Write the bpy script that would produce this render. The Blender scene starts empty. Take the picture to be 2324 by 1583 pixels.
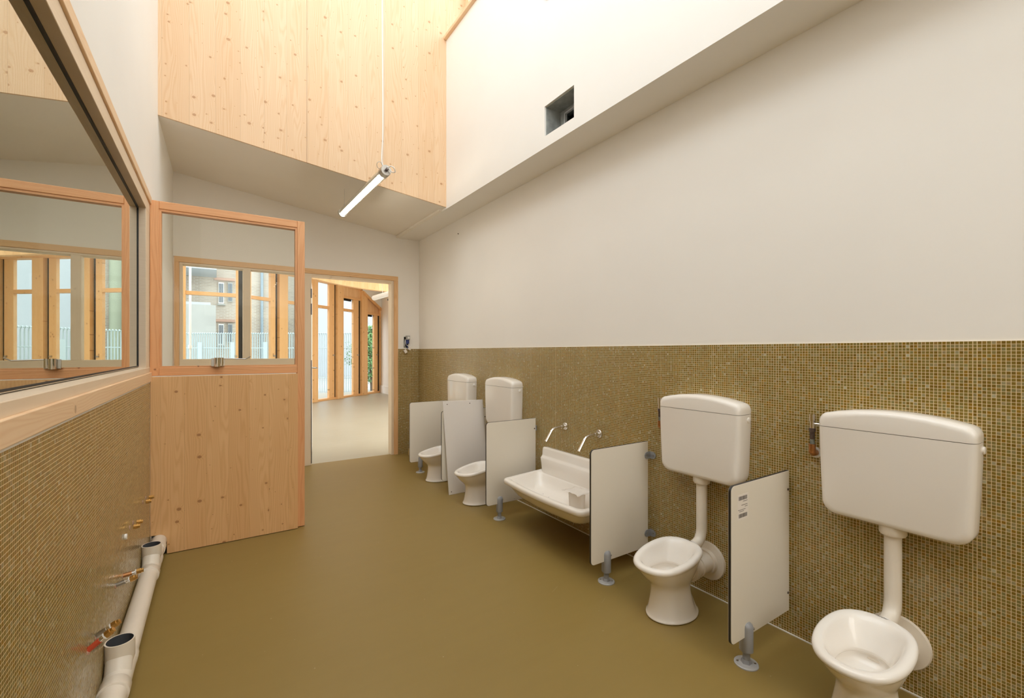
import bpy, bmesh, math, random
from mathutils import Vector, Matrix
random.seed(7)
PI = math.pi
SC = bpy.context.scene
COL = SC.collection

# ------------------------------------------------------------------ camera
EYE = 1.22
YAW = math.atan2(673, 1024)
cam = bpy.data.cameras.new('camera')
cam.sensor_width = 36.0
cam.lens = 1024 / 2324 * 36.0
cam.shift_y = 6.5 / 2324
cam.clip_start = 0.02
cam.clip_end = 200
camo = bpy.data.objects.new('camera', cam)
COL.objects.link(camo)
camo.location = (0, 0, EYE)
camo.rotation_euler = (PI / 2, 0, -YAW)
SC.camera = camo

# ------------------------------------------------------------------ world, lights, exposure
W = bpy.data.worlds.new('sky')
SC.world = W
W.use_nodes = True
bg = W.node_tree.nodes['Background']
bg.inputs[0].default_value = (0.90, 0.95, 1.0, 1)
bg.inputs[1].default_value = 3.0

def area(name, loc, rot, sx, sy, power, color):
    l = bpy.data.lights.new(name, 'AREA')
    l.shape = 'RECTANGLE'; l.size = sx; l.size_y = sy
    l.energy = power; l.color = color
    o = bpy.data.objects.new(name, l)
    COL.objects.link(o)
    o.location = loc; o.rotation_euler = rot
    return o

WARM = (1.0, 0.993, 0.985)
area('rooflight_daylight', (0.75, 0.45, 5.62), (0, 0, 0), 1.8, 4.2, 10, WARM)
area('left_clerestory_daylight', (-0.40, 0.35, 4.75), (0, -PI / 2, 0), 1.5, 4.1, 21, WARM)
area('clerestory_daylight', (2.25, 0.9, 4.95), (0, PI / 2, 0), 1.3, 5.6, 8, (1.0, 0.97, 0.92))
area('rear_fill', (0.85, -4.1, 3.7), (PI / 2, 0, 0), 2.2, 3.0, 58, (1.0, 0.97, 0.92))  # added fill light for surfaces facing the camera; the back wall has no window
area('playroom_left_fill', (-4.1, 7.8, 1.5), (0, -PI / 2, 0), 2.4, 4.0, 60, (1.0, 0.98, 0.94))  # added fill for the sides of the facade posts; left wall is solid
area('playroom_right_fill', (4.05, 7.6, 1.5), (0, PI / 2, 0), 2.4, 3.6, 60, (1.0, 0.98, 0.94))  # added fill for the slanting facade, no window in this side wall
area('playroom_near_fill', (3.1, 5.45, 1.5), (PI / 2, 0, 0), 1.7, 2.4, 45, (1.0, 0.98, 0.94))  # added fill for the facade fronts, set against the windowless end wall
area('playroom_ceiling_fill', (0.5, 7.4, 3.04), (0, 0, 0), 5.5, 1.4, 18, (1.0, 0.98, 0.93))  # added overhead fill under the closed playroom ceiling
area('playroom_facade_fill', (0.5, 9.7, 3.04), (0, 0, 0), 4.5, 0.7, 18, (1.0, 0.98, 0.93))  # second added overhead fill, nearer the facade; the ceiling has no opening

SC.view_settings.view_transform = 'Standard'
SC.view_settings.look = 'None'
SC.view_settings.exposure = 0.06
SC.view_settings.gamma = 1.0
SC.view_settings.use_curve_mapping = False
SC.cycles.max_bounces = 12
SC.cycles.diffuse_bounces = 9
SC.cycles.transparent_max_bounces = 16
SC.cycles.caustics_reflective = False
SC.cycles.caustics_refractive = False
SC.cycles.sample_clamp_indirect = 6.0

# ------------------------------------------------------------------ node helpers
class NT:
    def __init__(s, name):
        s.m = bpy.data.materials.new(name); s.m.use_nodes = True
        s.t = s.m.node_tree; s.t.nodes.clear()
        s.out = s.t.nodes.new('ShaderNodeOutputMaterial')
    def put(s, node, key, v):
        if v is None: return
        sock = node.inputs[key]
        if isinstance(v, bpy.types.NodeSocket): s.t.links.new(v, sock)
        else:
            if hasattr(sock, 'default_value') and not isinstance(v, (int, float)) and len(v) == 3 and len(sock.default_value) == 4:
                v = (*v, 1)
            sock.default_value = v
    def math(s, op, a, b=None, c=None, clamp=False):
        n = s.t.nodes.new('ShaderNodeMath'); n.operation = op; n.use_clamp = clamp
        s.put(n, 0, a); s.put(n, 1, b); s.put(n, 2, c)
        return n.outputs[0]
    def coords(s):
        n = s.t.nodes.new('ShaderNodeTexCoord')
        x = s.t.nodes.new('ShaderNodeSeparateXYZ'); s.t.links.new(n.outputs['Object'], x.inputs[0])
        s.obj = n.outputs['Object']
        return x.outputs[0], x.outputs[1], x.outputs[2]
    def vec(s, x, y, z=0.0):
        n = s.t.nodes.new('ShaderNodeCombineXYZ')
        s.put(n, 0, x); s.put(n, 1, y); s.put(n, 2, z)
        return n.outputs[0]
    def noise(s, v, scale=1.0, detail=2.0, rough=0.5, dist=0.0, col=False):
        n = s.t.nodes.new('ShaderNodeTexNoise')
        s.put(n, 'Vector', v); s.put(n, 'Scale', scale); s.put(n, 'Detail', detail); s.put(n, 'Roughness', rough); s.put(n, 'Distortion', dist)
        return n.outputs['Color' if col else 'Fac']
    def white(s, v, col=False):
        n = s.t.nodes.new('ShaderNodeTexWhiteNoise'); n.noise_dimensions = '3D'; s.put(n, 'Vector', v)
        return n.outputs['Color' if col else 'Value']
    def voro(s, v, scale=1.0, rnd=1.0):
        n = s.t.nodes.new('ShaderNodeTexVoronoi'); n.voronoi_dimensions = '2D'
        s.put(n, 'Vector', v); s.put(n, 'Scale', scale); s.put(n, 'Randomness', rnd)
        return n.outputs['Distance'], n.outputs['Color']
    def ramp(s, fac, stops, mode='LINEAR'):
        n = s.t.nodes.new('ShaderNodeValToRGB'); n.color_ramp.interpolation = mode
        e = n.color_ramp.elements
        while len(e) < len(stops): e.new(0.5)
        for i, (p, c) in enumerate(stops):
            e[i].position = p; e[i].color = (*c, 1)
        s.put(n, 0, fac)
        return n.outputs[0]
    def mix(s, fac, a, b, mode='MIX'):
        n = s.t.nodes.new('ShaderNodeMix'); n.data_type = 'RGBA'; n.blend_type = mode
        s.put(n, 0, fac); s.put(n, 6, a); s.put(n, 7, b)
        return n.outputs[2]
    def maprange(s, v, a, b, c=0.0, d=1.0):
        n = s.t.nodes.new('ShaderNodeMapRange'); n.interpolation_type = 'SMOOTHSTEP'
        for i, q in enumerate((v, a, b, c, d)): s.put(n, i, q)
        return n.outputs[0]
    def bump(s, h, strength=0.2, dist=0.01, normal=None):
        n = s.t.nodes.new('ShaderNodeBump'); s.put(n, 'Height', h); s.put(n, 'Strength', strength); s.put(n, 'Distance', dist)
        if normal is not None: s.put(n, 'Normal', normal)
        return n.outputs[0]
    def bsdf(s, color, rough=0.5, metal=0.0, normal=None, **kw):
        n = s.t.nodes.new('ShaderNodeBsdfPrincipled')
        s.put(n, 'Base Color', color); s.put(n, 'Roughness', rough); s.put(n, 'Metallic', metal)
        if normal is not None: s.put(n, 'Normal', normal)
        for k, v in kw.items(): s.put(n, k, v)
        s.t.links.new(n.outputs[0], s.out.inputs[0])
        return n

def plain(name, color, rough=0.5, metal=0.0, vary=0.05, scale=6.0, bump=0.0, **kw):
    n = NT(name); n.coords()
    f = n.noise(n.obj, scale, 3.0)
    c = n.mix(1.0, color, n.ramp(f, [(0.25, (1 - vary,) * 3), (0.75, (1 + vary * 0.3,) * 3)]), 'MULTIPLY')
    nm = n.bump(n.noise(n.obj, scale * 12, 3.0), bump, 0.002) if bump else None
    n.bsdf(c, rough, metal, nm, **kw)
    return n.m

def wood(name, base, dark, across='x', along='z', board=0.12, knots=7.0, knot_size=0.14, knot_amt=0.62, rough=0.55,
         grain=1.0, var=0.16, joint=0.0, knot_col=None, off=(0.0, 0.0)):
    n = NT(name)
    ax = dict(zip('xyz', n.coords()))
    rest = [k for k in 'xyz' if k not in (across, along)][0]
    u, w, d = ax[across], ax[along], ax[rest]
    u = n.math('ADD', u, off[0]); w = n.math('ADD', w, off[1])
    cell = n.math('FLOOR', n.math('DIVIDE', u, board))
    rnd = n.white(n.vec(cell, 3.1, 0.7))
    rnd2 = n.white(n.vec(cell, 9.3, 5.2))
    ws = n.math('ADD', w, n.math('MULTIPLY', rnd, 7.0))
    # knots
    kv = n.vec(n.math('ADD', n.math('MULTIPLY', u, knots * .85), n.math('MULTIPLY', rnd, 0.3)), n.math('MULTIPLY', ws, knots * 1.05))
    dist, kc = n.voro(kv)
    sep = n.t.nodes.new('ShaderNodeSeparateColor'); n.t.links.new(kc, sep.inputs[0])
    size = n.math('MULTIPLY', n.math('POWER', sep.outputs[0], 2.6), knot_size)
    size = n.math('ADD', size, 0.016)
    rel = n.math('DIVIDE', dist, size)
    gate = n.math('LESS_THAN', sep.outputs[1], 0.8)
    knot = n.math('MULTIPLY', n.maprange(rel, 1.15, 0.75), gate)
    halo = n.math('MULTIPLY', n.maprange(rel, 3.2, 0.8), gate)
    # grain
    ud = n.math('ADD', n.math('ADD', u, n.math('MULTIPLY', halo, 0.012)), n.math('MULTIPLY', rnd2, 3.0))
    wob = n.noise(n.vec(n.math('MULTIPLY', ud, 9.0), d, n.math('MULTIPLY', ws, 0.9)), 1.0, 2.0)
    ph = n.math('ADD', n.math('MULTIPLY', ud, 420.0), n.math('MULTIPLY', wob, 95.0))
    rings = n.math('ADD', n.math('MULTIPLY', n.math('SINE', ph), 0.5), 0.5)
    rings = n.math('POWER', rings, 2.0)
    fine = n.noise(n.vec(n.math('MULTIPLY', ud, 420.0), n.math('MULTIPLY', d, 60.0), n.math('MULTIPLY', ws, 5.0)), 1.0, 3.0, 0.6)
    broad = n.noise(n.vec(n.math('MULTIPLY', ud, 16.0), d, n.math('MULTIPLY', ws, 1.3)), 1.0, 3.0)
    g = n.math('ADD', n.math('MULTIPLY', rings, 0.30 * grain), n.math('MULTIPLY', fine, 0.16 * grain))
    g = n.math('ADD', g, n.math('MULTIPLY', broad, 0.34 * grain))
    g = n.math('ADD', g, n.math('MULTIPLY', n.math('SUBTRACT', rnd, 0.5), var))
    g = n.math('ADD', g, n.math('MULTIPLY', halo, 0.12))
    c = n.mix(n.math('MULTIPLY', g, 0.9, clamp=True), base, dark)
    kcol = knot_col or tuple(v * 0.42 for v in dark)
    c = n.mix(n.math('MULTIPLY', knot, knot_amt), c, kcol)
    if joint:
        fr = n.math('FRACT', n.math('DIVIDE', u, board))
        j = n.math('LESS_THAN', fr, 0.012)
        c = n.mix(n.math('MULTIPLY', j, joint), c, tuple(v * 0.45 for v in dark))
    n.bsdf(c, rough, 0, n.bump(g, 0.06, 0.002))
    return n.m

def mosaic(name, a, b, offa=0.0, offb=0.0, lu=0.425):
    n = NT(name)
    ax = dict(zip('xyz', n.coords()))
    P = 0.01073
    u = n.math('DIVIDE', n.math('ADD', ax[a], 50 * P + offa), P); v = n.math('DIVIDE', n.math('ADD', ax[b], 50 * P + offb), P)
    cu, cv = n.math('FLOOR', u), n.math('FLOOR', v)
    fu, fv = n.math('ABSOLUTE', n.math('SUBTRACT', n.math('FRACT', u), 0.5)), n.math('ABSOLUTE', n.math('SUBTRACT', n.math('FRACT', v), 0.5))
    # sheet joints every 29 tiles are a little wider
    def sheet(c):
        m1 = n.math('MODULO', c, 29.0)
        return n.math('MULTIPLY', n.math('LESS_THAN', m1, 0.5), 0.05)
    lim_u = n.math('SUBTRACT', lu, sheet(cu))
    grout = n.math('MAXIMUM', n.math('GREATER_THAN', fu, lim_u), n.math('GREATER_THAN', fv, 0.430))
    cell = n.vec(cu, cv, 1.0)
    r = n.white(cell)
    r2 = n.white(n.vec(cu, cv, 7.0))
    tile = n.ramp(r, [(0.0, (0.18, 0.108, 0.016)), (0.28, (0.215, 0.142, 0.024)), (0.54, (0.225, 0.162, 0.036)), (0.74, (0.225, 0.175, 0.055)),
                      (0.86, (0.22, 0.19, 0.075)), (0.93, (0.29, 0.22, 0.11)), (0.985, (0.29, 0.255, 0.14)), (1.0, (0.44, 0.41, 0.29))])
    tile = n.mix(n.math('MULTIPLY', n.math('GREATER_THAN', r2, 0.86), 0.65), tile, (0.28, 0.150, 0.014))
    st = n.noise(n.vec(n.math('ADD', n.math('MULTIPLY', ax[a], 160.0), n.math('MULTIPLY', r, 40.0)), n.math('ADD', n.math('MULTIPLY', ax[b], 700.0), r2), 0.0), 1.0, 2.0)
    tile = n.mix(1.0, tile, n.ramp(st, [(0.3, (0.80, 0.80, 0.80)), (0.72, (1.22, 1.2, 1.16))]), 'MULTIPLY')
    big = n.noise(n.vec(ax[a], ax[b], 0.0), 9.0, 3.0)
    tile = n.mix(1.0, tile, n.ramp(big, [(0.3, (0.90, 0.90, 0.88)), (0.7, (1.12, 1.11, 1.10))]), 'MULTIPLY')
    c = n.mix(grout, tile, (0.70, 0.56, 0.33))
    rough = n.math('ADD', n.math('MULTIPLY', grout, 0.55), n.math('ADD', 0.12, n.math('MULTIPLY', r2, 0.15)))
    geo = n.t.nodes.new('ShaderNodeNewGeometry')
    tilt = n.t.nodes.new('ShaderNodeVectorMath'); tilt.operation = 'MULTIPLY_ADD'
    n.t.links.new(n.white(cell, True), tilt.inputs[0]); tilt.inputs[1].default_value = (0.05,) * 3
    sub = n.t.nodes.new('ShaderNodeVectorMath'); sub.operation = 'SUBTRACT'
    n.t.links.new(geo.outputs['Normal'], sub.inputs[0]); sub.inputs[1].default_value = (0.025,) * 3
    n.t.links.new(sub.outputs[0], tilt.inputs[2])
    nz = n.t.nodes.new('ShaderNodeVectorMath'); nz.operation = 'NORMALIZE'; n.t.links.new(tilt.outputs[0], nz.inputs[0])
    n.bsdf(c, rough, 0, n.bump(n.math('SUBTRACT', 1.0, grout), 0.35, 0.001, nz.outputs[0]))
    return n.m

def glass(name, base, gain, tint=(1, 1, 1), power=5.0, rough=0.0):
    """clear pane: mirror-like at grazing angles, see-through face on"""
    n = NT(name)
    lw = n.t.nodes.new('ShaderNodeLayerWeight'); lw.inputs[0].default_value = 0.5
    # facing = 1 - |cos|
    f = n.math('POWER', lw.outputs['Facing'], power)
    f = n.math('ADD', base, n.math('MULTIPLY', f, gain), clamp=True)
    t = n.t.nodes.new('ShaderNodeBsdfTransparent'); t.inputs[0].default_value = (*tint, 1)
    g = n.t.nodes.new('ShaderNodeBsdfGlossy'); g.inputs['Roughness'].default_value = rough; g.inputs[0].default_value = (0.93, 0.95, 0.92, 1)
    m = n.t.nodes.new('ShaderNodeMixShader')
    n.t.links.new(f, m.inputs[0]); n.t.links.new(t.outputs[0], m.inputs[1]); n.t.links.new(g.outputs[0], m.inputs[2])
    n.t.links.new(m.outputs[0], n.out.inputs[0])
    return n.m

def emit(name, color, s):
    n = NT(name)
    e = n.t.nodes.new('ShaderNodeEmission'); e.inputs[0].default_value = (*color, 1); e.inputs[1].default_value = s
    n.t.links.new(e.outputs[0], n.out.inputs[0])
    return n.m

M = {}
M['plaster'] = plain('white_plaster', (0.865, 0.842, 0.80), 0.85, vary=0.025, scale=2.0, bump=0.05)
M['plaster_ceiling'] = plain('ceiling_plaster', (0.87, 0.825, 0.755), 0.9, vary=0.03, scale=2.0)
M['white_paint'] = plain('white_paint', (0.84, 0.83, 0.80), 0.6, vary=0.02)
M['clt'] = wood('spruce_panel', (0.79, 0.595, 0.40), (0.64, 0.37, 0.17), 'x', 'z', 0.155, 10.5, 0.10, 0.6, 0.55, joint=0.35, var=0.2, knot_col=(0.38, 0.155, 0.05))
M['clt_side'] = wood('spruce_panel_side', (0.91, 0.67, 0.42), (0.76, 0.45, 0.2), 'y', 'z', 0.155, 7.5, 0.1, 0.5)
M['larch'] = wood('douglas_frame_upright', (0.80, 0.44, 0.215), (0.60, 0.25, 0.085), 'x', 'z', 0.5, 3.0, 0.10, 0.6, 0.45, knot_col=(0.16, 0.04, 0.012))
M['larch_h'] = wood('douglas_frame_rail', (0.80, 0.44, 0.215), (0.60, 0.25, 0.085), 'z', 'x', 0.5, 3.0, 0.10, 0.6, 0.45, knot_col=(0.16, 0.04, 0.012))
M['board'] = wood('spruce_board', (0.82, 0.52, 0.255), (0.60, 0.30, 0.10), 'x', 'z', 0.115, 9.5, 0.085, 0.7, 0.5, joint=0.3, var=0.22, knot_col=(0.30, 0.11, 0.03), off=(0.03, 0.2))
M['casing_v'] = wood('pine_casing_upright', (0.84, 0.55, 0.29), (0.60, 0.28, 0.10), 'x', 'z', 0.5, 2.0, 0.05, 0.6, 0.5)
M['casing_h'] = wood('pine_casing_rail', (0.84, 0.58, 0.31), (0.66, 0.35, 0.14), 'z', 'x', 0.5, 2.0, 0.05, 0.6, 0.5)
M['casing_y'] = wood('pine_casing_side', (0.87, 0.67, 0.45), (0.70, 0.42, 0.22), 'z', 'y', 0.5, 2.0, 0.08, 0.6, 0.5)
M['pale_y'] = wood('whitewashed_frame_side', (0.80, 0.66, 0.50), (0.70, 0.54, 0.37), 'z', 'y', 0.5, 2.0, 0.02, 0.2, 0.5, grain=0.7)
M['pale_z'] = wood('whitewashed_frame_upright', (0.82, 0.70, 0.54), (0.72, 0.56, 0.38), 'x', 'z', 0.5, 2.0, 0.02, 0.2, 0.5, grain=0.7)
M['pale_x'] = wood('whitewashed_frame_rail', (0.82, 0.70, 0.54), (0.72, 0.56, 0.38), 'z', 'x', 0.5, 2.0, 0.02, 0.2, 0.5, grain=0.7)
M['glulam'] = wood('glulam_post', (0.86, 0.56, 0.28), (0.70, 0.38, 0.14), 'x', 'z', 0.045, 6.0, 0.10, 0.7, 0.5, var=0.3)
M['glulam_h'] = wood('glulam_rail', (0.84, 0.53, 0.26), (0.66, 0.34, 0.12), 'z', 'x', 0.08, 5.0, 0.08, 0.6, 0.5)
M['slat'] = wood('playroom_panelling', (0.86, 0.58, 0.32), (0.62, 0.34, 0.13), 'x', 'z', 0.07, 6.0, 0.06, 0.4, 0.55, joint=0.8, var=0.4)
M['tiles_y'] = mosaic('glass_mosaic_side', 'y', 'z')
M['tiles_left'] = mosaic('glass_mosaic_left', 'y', 'z', lu=0.468)
M['tiles_x'] = mosaic('glass_mosaic_end', 'x', 'z')
M['ceramic'] = plain('white_ceramic', (0.86, 0.82, 0.765), 0.07, vary=0.012, scale=3.0)
M['plastic'] = plain('white_cistern_plastic', (0.85, 0.81, 0.755), 0.11, vary=0.015, scale=3.0)
M['pvc'] = plain('white_pvc', (0.80, 0.735, 0.64), 0.28, vary=0.05, scale=8.0)
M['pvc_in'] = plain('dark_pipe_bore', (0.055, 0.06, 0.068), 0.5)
M['laminate'] = plain('pale_laminate', (0.79, 0.745, 0.655), 0.42, vary=0.015, scale=2.0)
M['laminate_w'] = plain('white_laminate', (0.80, 0.765, 0.73), 0.32, vary=0.015, scale=2.0)
M['core'] = plain('dark_laminate_core', (0.025, 0.022, 0.018), 0.5)
M['greyplastic'] = plain('grey_nylon', (0.31, 0.32, 0.34), 0.42)
M['greylight'] = plain('light_grey_nylon', (0.42, 0.42, 0.42), 0.42)
M['chrome'] = plain('chrome', (0.82, 0.80, 0.78), 0.09, 1.0, vary=0.02)
M['steel'] = plain('brushed_steel', (0.50, 0.48, 0.45), 0.3, 1.0)
M['brass'] = plain('brass', (0.72, 0.43, 0.14), 0.28, 1.0, vary=0.3, scale=60)
M['copper'] = plain('copper', (0.62, 0.30, 0.13), 0.35, 1.0, vary=0.4, scale=60)
M['oldmetal'] = plain('tarnished_metal', (0.16, 0.12, 0.11), 0.45, 0.6, vary=0.5, scale=80)
M['patina'] = plain('patinated_metal', (0.30, 0.34, 0.32), 0.5, 0.4, vary=0.5, scale=80)
M['red'] = plain('red_sleeve', (0.55, 0.075, 0.03), 0.5)
M['gasket'] = plain('black_rubber', (0.012, 0.011, 0.01), 0.6)
M['galv'] = plain('galvanised_sheet', (0.42, 0.44, 0.42), 0.5, 0.15, vary=0.4, scale=18)
M['black'] = plain('dark_opening', (0.006, 0.006, 0.005), 0.9)
M['ink'] = plain('dark_ink', (0.17, 0.15, 0.14), 0.6)
M['sticker'] = plain('paper_label', (0.83, 0.78, 0.72), 0.5)
M['film'] = None
M['pane'] = glass('partition_glass', 0.006, 0.75, (0.975, 0.985, 0.97))
M['pane_win'] = glass('window_glass', 0.006, 0.8, (0.98, 0.99, 0.985))
M['pane_left'] = glass('tinted_double_glass', 0.10, 0.98, (0.80, 0.83, 0.76), power=1.55)
M['lampglass'] = glass('lamp_tube_glass', 0.12, 0.6, (0.93, 0.93, 0.90), rough=0.05)
M['led'] = emit('led_strip', (1.0, 0.91, 0.78), 78.0)
M['cable'] = plain('white_cable', (0.85, 0.84, 0.82), 0.5)
M['fence'] = plain('pale_blue_metal', (0.50, 0.60, 0.62), 0.5, vary=0.03)
M['concrete'] = plain('light_concrete', (0.46, 0.46, 0.43), 0.85, vary=0.15, scale=1.2)
M['render_w'] = plain('white_render', (0.52, 0.56, 0.59), 0.85, vary=0.08, scale=0.5)
M['leaf'] = plain('foliage', (0.22, 0.42, 0.16), 0.6, vary=0.5, scale=3)
M['bark'] = plain('bark', (0.16, 0.12, 0.08), 0.8, vary=0.3)
M['shutter'] = plain('window_recess_glass', (0.17, 0.20, 0.23), 0.2)
M['gutter'] = plain('blue_grey_zinc', (0.30, 0.38, 0.44), 0.5, 0.3)
M['terracotta'] = plain('pale_red_brick_band', (0.52, 0.33, 0.25), 0.8)
M['foam'] = plain('yellow_foam', (0.62, 0.46, 0.20), 0.8, vary=0.15, scale=40)
M['bluewire'] = plain('blue_wire', (0.03, 0.05, 0.22), 0.45)

def vinyl(name, c1, c2, rough):
    n = NT(name); x, y, z = n.coords()
    a = n.noise(n.obj, 1.1, 4.0, 0.55, 0.4)
    b = n.noise(n.vec(n.math('MULTIPLY', x, 2.0), n.math('MULTIPLY', y, 14.0)), 1.0, 4.0, 0.6)
    c = n.mix(n.math('ADD', n.math('MULTIPLY', a, 0.6), n.math('MULTIPLY', b, 0.4), clamp=True), c1, c2)
    d, kc = n.voro(n.vec(x, y), 9.0)
    sp = n.t.nodes.new('ShaderNodeSeparateColor'); n.t.links.new(kc, sp.inputs[0])
    scuff = n.math('MULTIPLY', n.math('LESS_THAN', d, n.math('MULTIPLY', sp.outputs[0], 0.03)), n.math('GREATER_THAN', sp.outputs[1], 0.8))
    c = n.mix(n.math('MULTIPLY', scuff, 0.35), c, (0.55, 0.48, 0.36))
    st = n.noise(n.vec(n.math('ADD', n.math('MULTIPLY', x, 3.0), n.math('MULTIPLY', y, 1.2)), n.math('MULTIPLY', n.math('SUBTRACT', y, n.math('MULTIPLY', x, 0.5)), 60.0)), 1.0, 2.0)
    c = n.mix(n.math('MULTIPLY', n.math('GREATER_THAN', st, 0.76), 0.12), c, (0.6, 0.52, 0.36))
    n.bsdf(c, n.math('ADD', rough, n.math('MULTIPLY', a, 0.12)), 0, n.bump(b, 0.03, 0.002))
    return n.m
M['floor'] = vinyl('olive_resin_floor', (0.235, 0.158, 0.040), (0.30, 0.21, 0.065), 0.40)
M['floor2'] = vinyl('greige_floor', (0.36, 0.335, 0.255), (0.46, 0.435, 0.35), 0.36)

def brick():
    n = NT('pale_brick'); x, y, z = n.coords()
    t = n.t.nodes.new('ShaderNodeTexBrick')
    n.t.links.new(n.vec(x, z), t.inputs['Vector'])
    t.inputs['Color1'].default_value = (0.55, 0.46, 0.37, 1); t.inputs['Color2'].default_value = (0.46, 0.38, 0.31, 1)
    t.inputs['Mortar'].default_value = (0.62, 0.58, 0.51, 1)
    t.inputs['Scale'].default_value = 1.0; t.inputs['Brick Width'].default_value = 0.24; t.inputs['Row Height'].default_value = 0.075
    t.inputs['Mortar Size'].default_value = 0.012
    f = n.noise(n.obj, 0.8, 3.0)
    c = n.mix(1.0, t.outputs[0], n.ramp(f, [(0.3, (0.85, 0.85, 0.86)), (0.7, (1.08, 1.08, 1.06))]), 'MULTIPLY')
    n.bsdf(c, 0.9)
    return n.m
M['brick'] = brick()

def film():
    n = NT('clear_plastic')
    t = n.t.nodes.new('ShaderNodeBsdfTransparent'); t.inputs[0].default_value = (0.93, 0.91, 0.88, 1)
    p = n.t.nodes.new('ShaderNodeBsdfPrincipled'); p.inputs['Base Color'].default_value = (0.9, 0.86, 0.8, 1); p.inputs['Roughness'].default_value = 0.15
    m = n.t.nodes.new('ShaderNodeMixShader'); m.inputs[0].default_value = 0.42
    n.t.links.new(t.outputs[0], m.inputs[1]); n.t.links.new(p.outputs[0], m.inputs[2]); n.t.links.new(m.outputs[0], n.out.inputs[0])
    return n.m
M['film'] = film()

# ------------------------------------------------------------------ mesh helpers
class MB:
    """collects shapes in world (or local) coordinates, then links them as ONE mesh object"""
    def __init__(s): s.v = []; s.f = []; s.mi = []; s.cur = 0
    def add(s, vs, fs):
        o = len(s.v); s.v += [tuple(p) for p in vs]
        for f in fs: s.f.append([i + o for i in f]); s.mi.append(s.cur)
        return s
    def box(s, x0, x1, y0, y1, z0, z1):
        x0, x1 = sorted((x0, x1)); y0, y1 = sorted((y0, y1)); z0, z1 = sorted((z0, z1))
        v = [(x0, y0, z0), (x1, y0, z0), (x1, y1, z0), (x0, y1, z0), (x0, y0, z1), (x1, y0, z1), (x1, y1, z1), (x0, y1, z1)]
        return s.add(v, [(0, 3, 2, 1), (4, 5, 6, 7), (0, 1, 5, 4), (1, 2, 6, 5), (2, 3, 7, 6), (3, 0, 4, 7)])
    def hexa(s, v):   # 8 free corners ordered like box
        return s.add(v, [(0, 3, 2, 1), (4, 5, 6, 7), (0, 1, 5, 4), (1, 2, 6, 5), (2, 3, 7, 6), (3, 0, 4, 7)])
    def loft(s, rings, cap0=True, cap1=True):
        n = len(rings[0]); vs = [p for r in rings for p in r]; fs = []
        for i in range(len(rings) - 1):
            for j in range(n):
                k = (j + 1) % n
                fs.append((i * n + j, i * n + k, (i + 1) * n + k, (i + 1) * n + j))
        if cap0: fs.append(tuple(reversed(range(n))))
        if cap1: fs.append(tuple((len(rings) - 1) * n + j for j in range(n)))
        return s.add(vs, fs)
    def tube(s, path, r, n=12, cap=True):
        P = [Vector(p) for p in path]; rings = []
        rs = r if isinstance(r, (list, tuple)) else [r] * len(P)
        ref = None
        for i, p in enumerate(P):
            a = P[max(i - 1, 0)]; b = P[min(i + 1, len(P) - 1)]
            t = (b - a)
            if t.length < 1e-9: t = P[-1] - P[0]
            t.normalize()
            if ref is None:
                ref = Vector((0, 0, 1)) if abs(t.z) < 0.9 else Vector((1, 0, 0))
            u = (ref - t * ref.dot(t)).normalized(); w = t.cross(u); ref = u
            rings.append([tuple(p + (u * math.cos(2 * PI * k / n) + w * math.sin(2 * PI * k / n)) * rs[i]) for k in range(n)])
        return s.loft(rings, cap, cap)
    def cyl(s, a, b, r, r2=None, n=20): return s.tube([a, b], [r, r if r2 is None else r2], n)
    def prism(s, poly, axis, a, b):
        def P(p, t):
            return {'x': (t, p[0], p[1]), 'y': (p[0], t, p[1]), 'z': (p[0], p[1], t)}[axis]
        return s.loft([[P(p, a) for p in poly], [P(p, b) for p in poly]])
    def build(s, name, mat, parent=None, world=True, bevel=0.0, seg=2, smooth=None, sub=0, origin=None, bang=40):
        """parent given: vertices minus the top parent's location. No parent: origin put at the base centre."""
        loc = Vector((0, 0, 0))
        if parent is not None and world:
            q = parent
            while q.parent is not None: q = q.parent
            loc = Vector(q.location)
        elif parent is None and origin is not None: loc = Vector(origin)
        me = bpy.data.meshes.new(name)
        me.from_pydata([tuple(Vector(p) - loc) for p in s.v], [], s.f)
        bm = bmesh.new(); bm.from_mesh(me)
        bmesh.ops.recalc_face_normals(bm, faces=bm.faces)
        bm.to_mesh(me); bm.free()
        mats = mat if isinstance(mat, (list, tuple)) else [mat]
        for m in mats: me.materials.append(m)
        if len(mats) > 1:
            for p, i in zip(me.polygons, s.mi): p.material_index = i
        if smooth is not None:
            me.polygons.foreach_set('use_smooth', [True] * len(me.polygons))
            me.set_sharp_from_angle(angle=math.radians(smooth))
        o = bpy.data.objects.new(name, me); COL.objects.link(o)
        if parent is not None: o.parent = parent
        elif origin is not None: o.location = loc
        if bevel:
            b = o.modifiers.new('bevel', 'BEVEL'); b.width = bevel; b.segments = seg; b.limit_method = 'ANGLE'; b.angle_limit = math.radians(bang)
            b.harden_normals = False
        if sub:
            m = o.modifiers.new('sub', 'SUBSURF'); m.levels = sub; m.render_levels = sub
        return o

def smooth_path(P, n=6):
    P = [Vector(p) for p in P]; out = []
    for i in range(len(P) - 1):
        a, b, c, d = P[max(i - 1, 0)], P[i], P[i + 1], P[min(i + 2, len(P) - 1)]
        for k in range(n):
            t = k / n
            out.append(0.5 * ((2 * b) + (c - a) * t + (2 * a - 5 * b + 4 * c - d) * t * t + (3 * b - a - 3 * c + d) * t ** 3))
    return out + [P[-1]]
def arc(cx, cy, r, a0, a1, n):
    return [(cx + r * math.cos(math.radians(a0 + (a1 - a0) * i / n)), cy + r * math.sin(math.radians(a0 + (a1 - a0) * i / n))) for i in range(n + 1)]

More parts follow.
